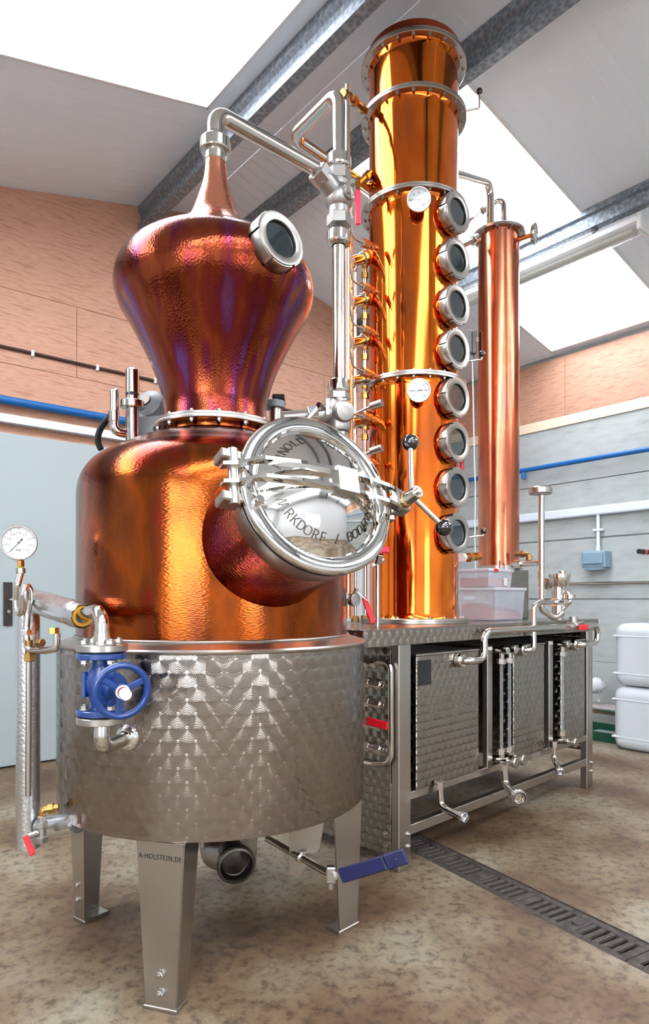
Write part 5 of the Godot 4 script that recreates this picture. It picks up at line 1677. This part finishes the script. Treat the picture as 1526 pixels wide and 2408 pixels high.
# ---------------------------------------------------------------- under the still
func under_still() -> void:
	var t := thing("discharge_spout", "wide steel discharge elbow with an open round mouth under the jacket", "spout", RF)
	var mouth := at(556, 2036, 2.02)
	var ax := v3(0.30, -0.10, 0.95).normalized()
	part(t, "elbow", mb().tube([at(495, 1940, 2.30), at(500, 2010, 2.24), mouth - ax * 0.03], 0.042, 0.06, 26, false), M.satin)
	part(t, "mouth_ring", mb().turn(mouth - ax * 0.03, ax, [v2(0.042, 0), v2(0.054, 0.004), v2(0.059, 0.012), v2(0.059, 0.026), v2(0.055, 0.032), v2(0.049, 0.034), v2(0.046, 0.028), v2(0.044, 0.0)], 40, 0.5), M.dark_steel)
	part(t, "bore", mb().turn(mouth - ax * 0.09, ax, [v2(0.0, 0), v2(0.043, 0.0), v2(0.044, 0.085)], 36, 0.4), M.dark_steel)
	var u := thing("discharge_lever", "long blue lever on a steel rod reaching out from under the still", "lever", RF)
	var a := at(628, 1972, 2.32)
	var b := at(778, 2056, 2.05)
	part(u, "rod", mb().cyl(a, b, 0.0115), M.steel)
	part(u, "bracket", mb().plate([at(680, 1935, 2.20), at(762, 1935, 2.16), at(752, 1995, 2.17), at(702, 2062, 2.19), at(682, 2055, 2.20)], 0.005), M.satin)
	part(u, "collar", mb().cyl(a.lerp(b, 0.53), a.lerp(b, 0.58), 0.017), M.steel)
	var h := mb()
	h.box(b, v3(0.03, 0.05, 0.028), 0.004)
	h.cyl(b + v3(0, -0.045, 0), b + v3(0, -0.02, 0), 0.010)
	part(u, "clevis", h, M.bolt)
	part(u, "bolt", bolt_mesh(0.010, 0.02), M.bolt, Transform3D(Basis(Vector3.RIGHT, PI / 2), b + v3(0.012, 0.002, 0.014)))
	var g0 := at(800, 2060, 2.03)
	var g1 := at(906, 2028, 1.97)
	var g2 := at(955, 2012, 1.95)
	var gr := mb()
	gr.bar(g0, g1, 0.044, 0.011, v3(0, 1, 0), 0.004)
	gr.bar(g1, g2, 0.046, 0.014, v3(0, 1, 0), 0.004)
	part(u, "grip", gr, M.navy)
	part(u, "rivet", mb().sphere(g1.lerp(g2, 0.5) + v3(0, 0, 0.006), 0.005, 10), M.navy)

# ---------------------------------------------------------------- fittings behind the dome
func behind_still() -> void:
	var d := 2.62
	var r := thing("relief_valve", "tall polished relief valve standing behind the boiler dome", "valve", RF)
	var b := at(311, 1050, d)
	var top := at(311, 868, d)
	part(r, "lower_tube", mb().cyl(v3(b.x, b.y - 0.06, b.z), at(311, 960, d), 0.0255, -1, 24), M.chrome)
	part(r, "clamp_ring", mb().cyl(at(311, 960, d), at(311, 944, d), 0.046), M.steel)
	part(r, "hood", mb().cyl(at(311, 946, d), top, 0.0265, -1, 24, 0.006), M.steel)
	for q in [-0.6, 0.2, 1.0]:
		part(r, "vent_hole", mb().cyl(at(311, 929, d) + az(rad_to_deg(q), 0.025), at(311, 929, d) + az(rad_to_deg(q), 0.0275), 0.008), M.ink)
	var s := thing("safety_valve", "small slotted safety valve on a polished elbow left of the relief valve", "valve", RF)
	part(s, "elbow", mb().tube([at(300, 1020, d), at(268, 1015, d - 0.03), at(268, 980, d - 0.03)], 0.018, 0.04, 18), M.chrome)
	part(s, "collar", mb().cyl(at(268, 992, d - 0.03), at(268, 968, d - 0.03), 0.0205), M.steel)
	part(s, "bonnet", mb().cyl(at(269, 968, d - 0.03), at(269, 918, d - 0.03), 0.0165), M.satin)
	part(s, "pull_ring", mb().box(at(273, 916, d - 0.03), v3(0.012, 0.012, 0.004), 0.002), M.satin)
	var mo := thing("stirrer_motor", "grey stirrer motor housing half hidden behind the helmet neck", "motor", RF)
	var c := at(352, 955, 2.75)
	var ma := v3(-0.25, 0.35, 0.9).normalized()
	var mm := mb()
	mm.turn(c - ma * 0.10, ma, [v2(0, 0), v2(0.07, 0), v2(0.075, 0.01), v2(0.075, 0.09), v2(0.062, 0.12), v2(0.03, 0.14), v2(0, 0.14)], 12, 0.3)
	part(mo, "housing", mm, M.motor)
	part(mo, "shaft_cover", mb().cyl(c + ma * 0.038, c + ma * 0.046, 0.026), M.dark_steel)
	part(mo, "gearbox", mb().rbox(c + v3(-0.01, -0.09, -0.02), v3(0.15, 0.12, 0.12), 0.03, 4), M.motor)
	part(mo, "pedestal", mb().cyl(v3(c.x, 1.70, c.z), c + v3(-0.01, -0.12, -0.02), 0.05), M.motor)
	part(mo, "fixing_bolt", bolt_mesh(0.010, 0.016), M.bolt, Transform3D(Basis(Vector3.RIGHT, PI / 2), c + v3(-0.05, -0.10, 0.04)))
	var h := thing("corrugated_hose", "black corrugated cable hose arching behind the boiler dome", "hose", RF)
	var pts := []
	for k in 21:
		var t := k / 20.0
		pts.append(at(264 - 46 * sin(t * PI * 0.62) + 16 * t, 972 + 84 * t, 2.66))
	var hm := mb().tube(pts, 0.0105, 0, 12)
	for k in 40:
		var t := k / 39.0
		var i := mini(int(t * 20), 19)
		var p: Vector3 = pts[i].lerp(pts[i + 1], t * 20 - i)
		hm.torus(p, pts[i + 1] - pts[i], 0.0105, 0.0022, 12, 6)
	part(h, "hose", hm, M.rubber)
	var f := thing("level_probe", "steel probe head with a black plug right of the helmet neck", "probe", RF)
	var e := at(648, 960, 2.72)
	part(f, "body", mb().cyl(e + v3(0, -0.14, 0), e + v3(0, 0.0, 0), 0.026), M.satin)
	part(f, "flange", mb().cyl(e + v3(-0.004, -0.002, 0), e + v3(-0.004, 0.026, 0), 0.043), M.motor)
	var pl := mb()
	pl.rbox(e + v3(0.012, 0.045, 0), v3(0.05, 0.022, 0.022), 0.006, 3)
	pl.cyl(e + v3(0.0, 0.02, 0), e + v3(0.0, 0.045, 0), 0.012)
	pl.cyl(e + v3(0.03, 0.045, 0), e + v3(0.036, 0.012, 0), 0.006)
	part(f, "plug", pl, M.rubber)

# ---------------------------------------------------------------- on the walls
func wall_things() -> void:
	var hb := 2.615
	var t := thing("air_pipe", "blue compressed air pipe along the plywood gable wall", "pipe")
	part(t, "pipe", mb().cyl(v3(-3.4, hb, ZB + 0.05), v3(XR - 0.06, hb, ZB + 0.05), 0.03, -1, 18), M.pipe_blue)
	for x in [-1.5, 0.6, 2.9, 5.0]:
		part(t, "clip", mb().box(v3(x, hb, ZB + 0.025), v3(0.02, 0.075, 0.05), 0.003), M.pipe_blue)
	var u := thing("air_pipe", "blue compressed air pipe along the concrete right wall", "pipe")
	var hz := 2.56
	part(u, "pipe", mb().cyl(v3(XR - 0.07, hz, ZB + 0.1), v3(XR - 0.07, hz, ZF - 0.2), 0.024, -1, 18), M.pipe_blue)
	for z in [-4.3, -2.3, -0.3]:
		part(u, "clip", mb().box(v3(XR - 0.05, hz, z), v3(0.09, 0.10, 0.022), 0.003), M.pipe_blue)
		part(u, "branch", mb().cyl(v3(XR - 0.07, hz - 0.02, z + 0.15), v3(XR - 0.07, hz - 0.09, z + 0.15), 0.024), M.pipe_blue)
	var c := thing("wall_cable", "thin brown cable with white clips across the plywood", "cable")
	var hc := 3.0
	part(c, "cable", mb().tube([v3(-3.4, 3.0, ZB + 0.012), v3(1.2, 3.005, ZB + 0.012), v3(2.4, 3.0, ZB + 0.012), v3(XR - 0.05, 3.0, ZB + 0.012)], 0.012, 0, 8), M.cable)
	for x in [0.35, 1.46, 1.94, 2.42, 4.3, 5.4]:
		part(c, "clip", mb().rbox(v3(x, hc, ZB + 0.014), v3(0.022, 0.046, 0.028), 0.006, 2), M.white)
	# trunking, conduit and box on the right wall
	var tr := thing("cable_trunking", "pale square cable trunking along the right wall", "trunking")
	part(tr, "duct", mb().box(v3(XR - 0.035, 2.06, (ZB + ZF) / 2), v3(0.05, 0.085, ZF - ZB), 0.003), M.trunk)
	part(tr, "cover_lip", mb().box(v3(XR - 0.062, 2.06, (ZB + ZF) / 2), v3(0.006, 0.066, ZF - ZB), 0.002), M.trunk)
	var zc := -3.34
	var cd := thing("conduit", "pale conduit dropping from the trunking to the junction box", "conduit")
	part(cd, "tube", mb().cyl(v3(XR - 0.04, 1.665, zc), v3(XR - 0.04, 2.02, zc), 0.017), M.trunk)
	part(cd, "clip", mb().rbox(v3(XR - 0.03, 1.87, zc), v3(0.06, 0.024, 0.10), 0.008, 2), M.trunk)
	part(cd, "sleeve", mb().cyl(v3(XR - 0.04, 1.665, zc), v3(XR - 0.04, 1.72, zc), 0.021), M.trunk)
	var jb := thing("junction_box", "blue-grey plastic socket box on the concrete wall", "junction box")
	part(jb, "body", mb().rbox(v3(XR - 0.075, 1.585, zc), v3(0.12, 0.16, 0.24), 0.012, 3), M.box_blue)
	part(jb, "flap", mb().rbox(v3(XR - 0.142, 1.595, zc), v3(0.03, 0.115, 0.20), 0.010, 3), M.box_blue)
	part(jb, "foot", mb().rbox(v3(XR - 0.085, 1.50, zc), v3(0.09, 0.04, 0.19), 0.010, 3), M.box_blue)
	var rail := thing("wall_rail", "thin polished rail along the concrete wall", "rail")
	part(rail, "bar", mb().cyl(v3(XR - 0.05, 1.355, -3.9), v3(XR - 0.05, 1.355, 0.5), 0.016), M.steel)
	for z in [-3.88, -2.0, -0.2]:
		part(rail, "bracket", mb().box(v3(XR - 0.03, 1.355, z), v3(0.06, 0.02, 0.02), 0.002), M.steel)
	var nz := thing("hose_nozzle", "black and orange nozzle on the right edge above the jugs", "nozzle")
	part(nz, "body", mb().cyl(v3(XR - 0.05, 1.63, -2.86), v3(XR - 0.22, 1.63, -2.86), 0.022), M.rubber)
	part(nz, "ring", mb().cyl(v3(XR - 0.10, 1.63, -2.86), v3(XR - 0.13, 1.63, -2.86), 0.026), mat(Color(0.8, 0.3, 0.08), 0.5))
	# lagged wall pipe with a plastic bag
	var lp := thing("floor_pipe", "foil lagged pipe along the foot of the right wall", "lagged pipe")
	part(lp, "lagging", mb().cyl(v3(XR - 0.22, 0.19, -4.6), v3(XR - 0.22, 0.19, -1.2), 0.055, -1, 20), M.foil)
	for z in [-4.2, -1.6]:
		part(lp, "stand", mb().box(v3(XR - 0.22, 0.07, z), v3(0.05, 0.14, 0.03), 0.003), M.satin)
	var bg := thing("plastic_bag", "crumpled clear plastic bag behind the bench end", "bag", RF)
	var bc := at(1402, 1612, 6.3)
	var fn := noise(FastNoiseLite.TYPE_CELLULAR, 6.0, 1, 3)
	var bm := mb()
	var ids := []
	for i in 17:
		for j in 25:
			var th := PI * i / 16.0
			var ph := TAU * j / 24.0
			var nn := v3(sin(th) * cos(ph), cos(th), sin(th) * sin(ph))
			var k := 0.9 + 0.55 * fn.get_noise_3dv(nn * 0.8) - 0.25 * absf(nn.y)
			ids.append(bm.vert(bc + nn * v3(0.14, 0.155, 0.10) * k, nn, v2(ph, th)))
	for i in 16:
		for j in 24:
			bm.quad(ids[i * 25 + j], ids[i * 25 + j + 1], ids[(i + 1) * 25 + j + 1], ids[(i + 1) * 25 + j])
	part(bg, "sheet", bm, M.bag)
	part(bg, "tail", mb().tube([bc + v3(0.02, -0.13, 0), bc + v3(0.03, -0.22, 0.0)], 0.012, 0, 8), M.bag)
	# green tray on the floor
	var tg := thing("tray", "dark green plastic tray on the floor behind the jugs", "tray", Transform3D(Basis(), v3(5.62, 0.0, -3.0)))
	var tm := mb()
	tm.box(v3(0, 0.006, 0), v3(0.42, 0.012, 0.62), 0.003)
	for s in [-1, 1]:
		tm.box(v3(s * 0.21, 0.04, 0), v3(0.012, 0.08, 0.63), 0.003)
		tm.box(v3(0, 0.04, s * 0.31), v3(0.43, 0.08, 0.012), 0.003)
	part(tg, "tub", tm, M.green)
	part(tg, "cloth", mb().rbox(v3(0.02, 0.02, 0.05), v3(0.26, 0.02, 0.36), 0.008, 3), M.motor)
	# boxes glimpsed behind the bench
	var cbx := thing("cardboard_box", "brown cardboard box glimpsed behind the bench-top parrot", "box", Transform3D(Basis(), v3(XR - 0.35, 0.0, -4.35)))
	part(cbx, "shelf", mb().box(v3(0, 0.55, 0), v3(0.5, 1.1, 0.6), 0.004), M.motor)
	part(cbx, "carton", mb().box(v3(0, 1.22, 0), v3(0.38, 0.24, 0.42), 0.004), mat(Color(0.62, 0.44, 0.30), 0.8))
	part(cbx, "tape", mb().box(v3(-0.1905, 1.22, 0), v3(0.002, 0.04, 0.42), 0), M.white)
	# strip light under the third purlin
	var sl := thing("strip_light", "long clear strip light fitting hung under the roof beam", "strip light", Transform3D(Basis(), v3(4.72, 3.78, -3.06)))
	part(sl, "housing", mb().prism(PackedVector2Array([v2(-0.075, 0.11), v2(0.075, 0.11), v2(0.085, 0.09), v2(0.085, 0.055), v2(-0.085, 0.055), v2(-0.085, 0.09)]), -0.82, 0.82), M.white)
	var df := mb()
	var arc := []
	for k in 13:
		var a := PI + PI * k / 12.0
		arc.append(v2(cos(a) * 0.083, 0.055 + sin(a) * 0.058))
	for k in 12:
		var p: Vector2 = arc[k]
		var q: Vector2 = arc[k + 1]
		var na := v3(p.x, (p.y - 0.055) * 1.4, 0).normalized()
		var nb := v3(q.x, (q.y - 0.055) * 1.4, 0).normalized()
		df.quad(df.vert(v3(p.x, p.y, -0.82), na, p), df.vert(v3(q.x, q.y, -0.82), nb, q), df.vert(v3(q.x, q.y, 0.82), nb, q), df.vert(v3(p.x, p.y, 0.82), na, p))
	part(sl, "diffuser", df, M.lens)
	for z in [-0.835, 0.835]:
		part(sl, "end_cap", mb().rbox(v3(0, 0.052, z), v3(0.175, 0.125, 0.035), 0.012, 3), M.white)
	for x in [-0.035, 0.035]:
		part(sl, "fluorescent_tube", mb().cyl(v3(x, 0.028, -0.76), v3(x, 0.028, 0.76), 0.013), M.lamp_tube)
	for z in [-0.5, 0.5]:
		part(sl, "hanger", mb().box(v3(-0.06, 0.125, z), v3(0.06, 0.045, 0.025), 0.003), M.galv)

func jugs() -> void:
	var grp := "white jerrycans by the right wall"
	for k in 2:
		var t := thing("jerrycan", ["lower white plastic jerrycan standing on the floor", "upper white plastic jerrycan stacked on the other one"][k], "jerrycan", Transform3D(Basis(), v3(5.42 + 0.01 * k, 0.507 * k, -2.36 + 0.005 * k)), grp)
		var m := mb()
		m.rbox(v3(0, 0.252, 0), v3(0.38, 0.50, 0.74), 0.075, 6)
		part(t, "body", m, M.jug)
		part(t, "moulded_band", mb().rbox(v3(0, 0.10, 0), v3(0.386, 0.018, 0.746), 0.0088, 3), M.jug)
		part(t, "moulded_band", mb().rbox(v3(0, 0.40, 0), v3(0.386, 0.018, 0.746), 0.0088, 3), M.jug)
		if k == 1:
			part(t, "neck", mb().cyl(v3(0, 0.50, -0.12), v3(0, 0.53, -0.12), 0.05), M.jug)
	var h := thing("hose_reel", "black reel lying on top of the upper jerrycan", "reel", Transform3D(Basis(), v3(5.42, 1.0195, -2.22)))
	var rm := mb()
	rm.turn(Vector3.ZERO, Vector3.UP, [v2(0, 0), v2(0.06, 0), v2(0.06, 0.02), v2(0.13, 0.022), v2(0.135, 0.03), v2(0.13, 0.038), v2(0.07, 0.042), v2(0.06, 0.075), v2(0.07, 0.08), v2(0.07, 0.095), v2(0, 0.1)], 36, 0.5)
	part(h, "spool", rm, M.rubber)
	for k in 3: part(h, "coil", mb().torus(v3(0, 0.048 + 0.011 * k, 0), Vector3.UP, 0.062, 0.006, 32, 8), M.rubber)

# things get their origin at the middle of their base
func settle() -> void:
	for t in get_children():
		if t is MeshInstance3D or not t is Node3D or not t.has_meta("category"): continue
		var box := AABB()
		var first := true
		for p in t.get_children():
			var b: AABB = p.transform * p.mesh.get_aabb()
			box = b if first else box.merge(b)
			first = false
		var o := box.position + Vector3(box.size.x / 2, 0, box.size.z / 2)
		for p in t.get_children(): p.position -= o
		t.transform = t.transform * Transform3D(Basis(), o)
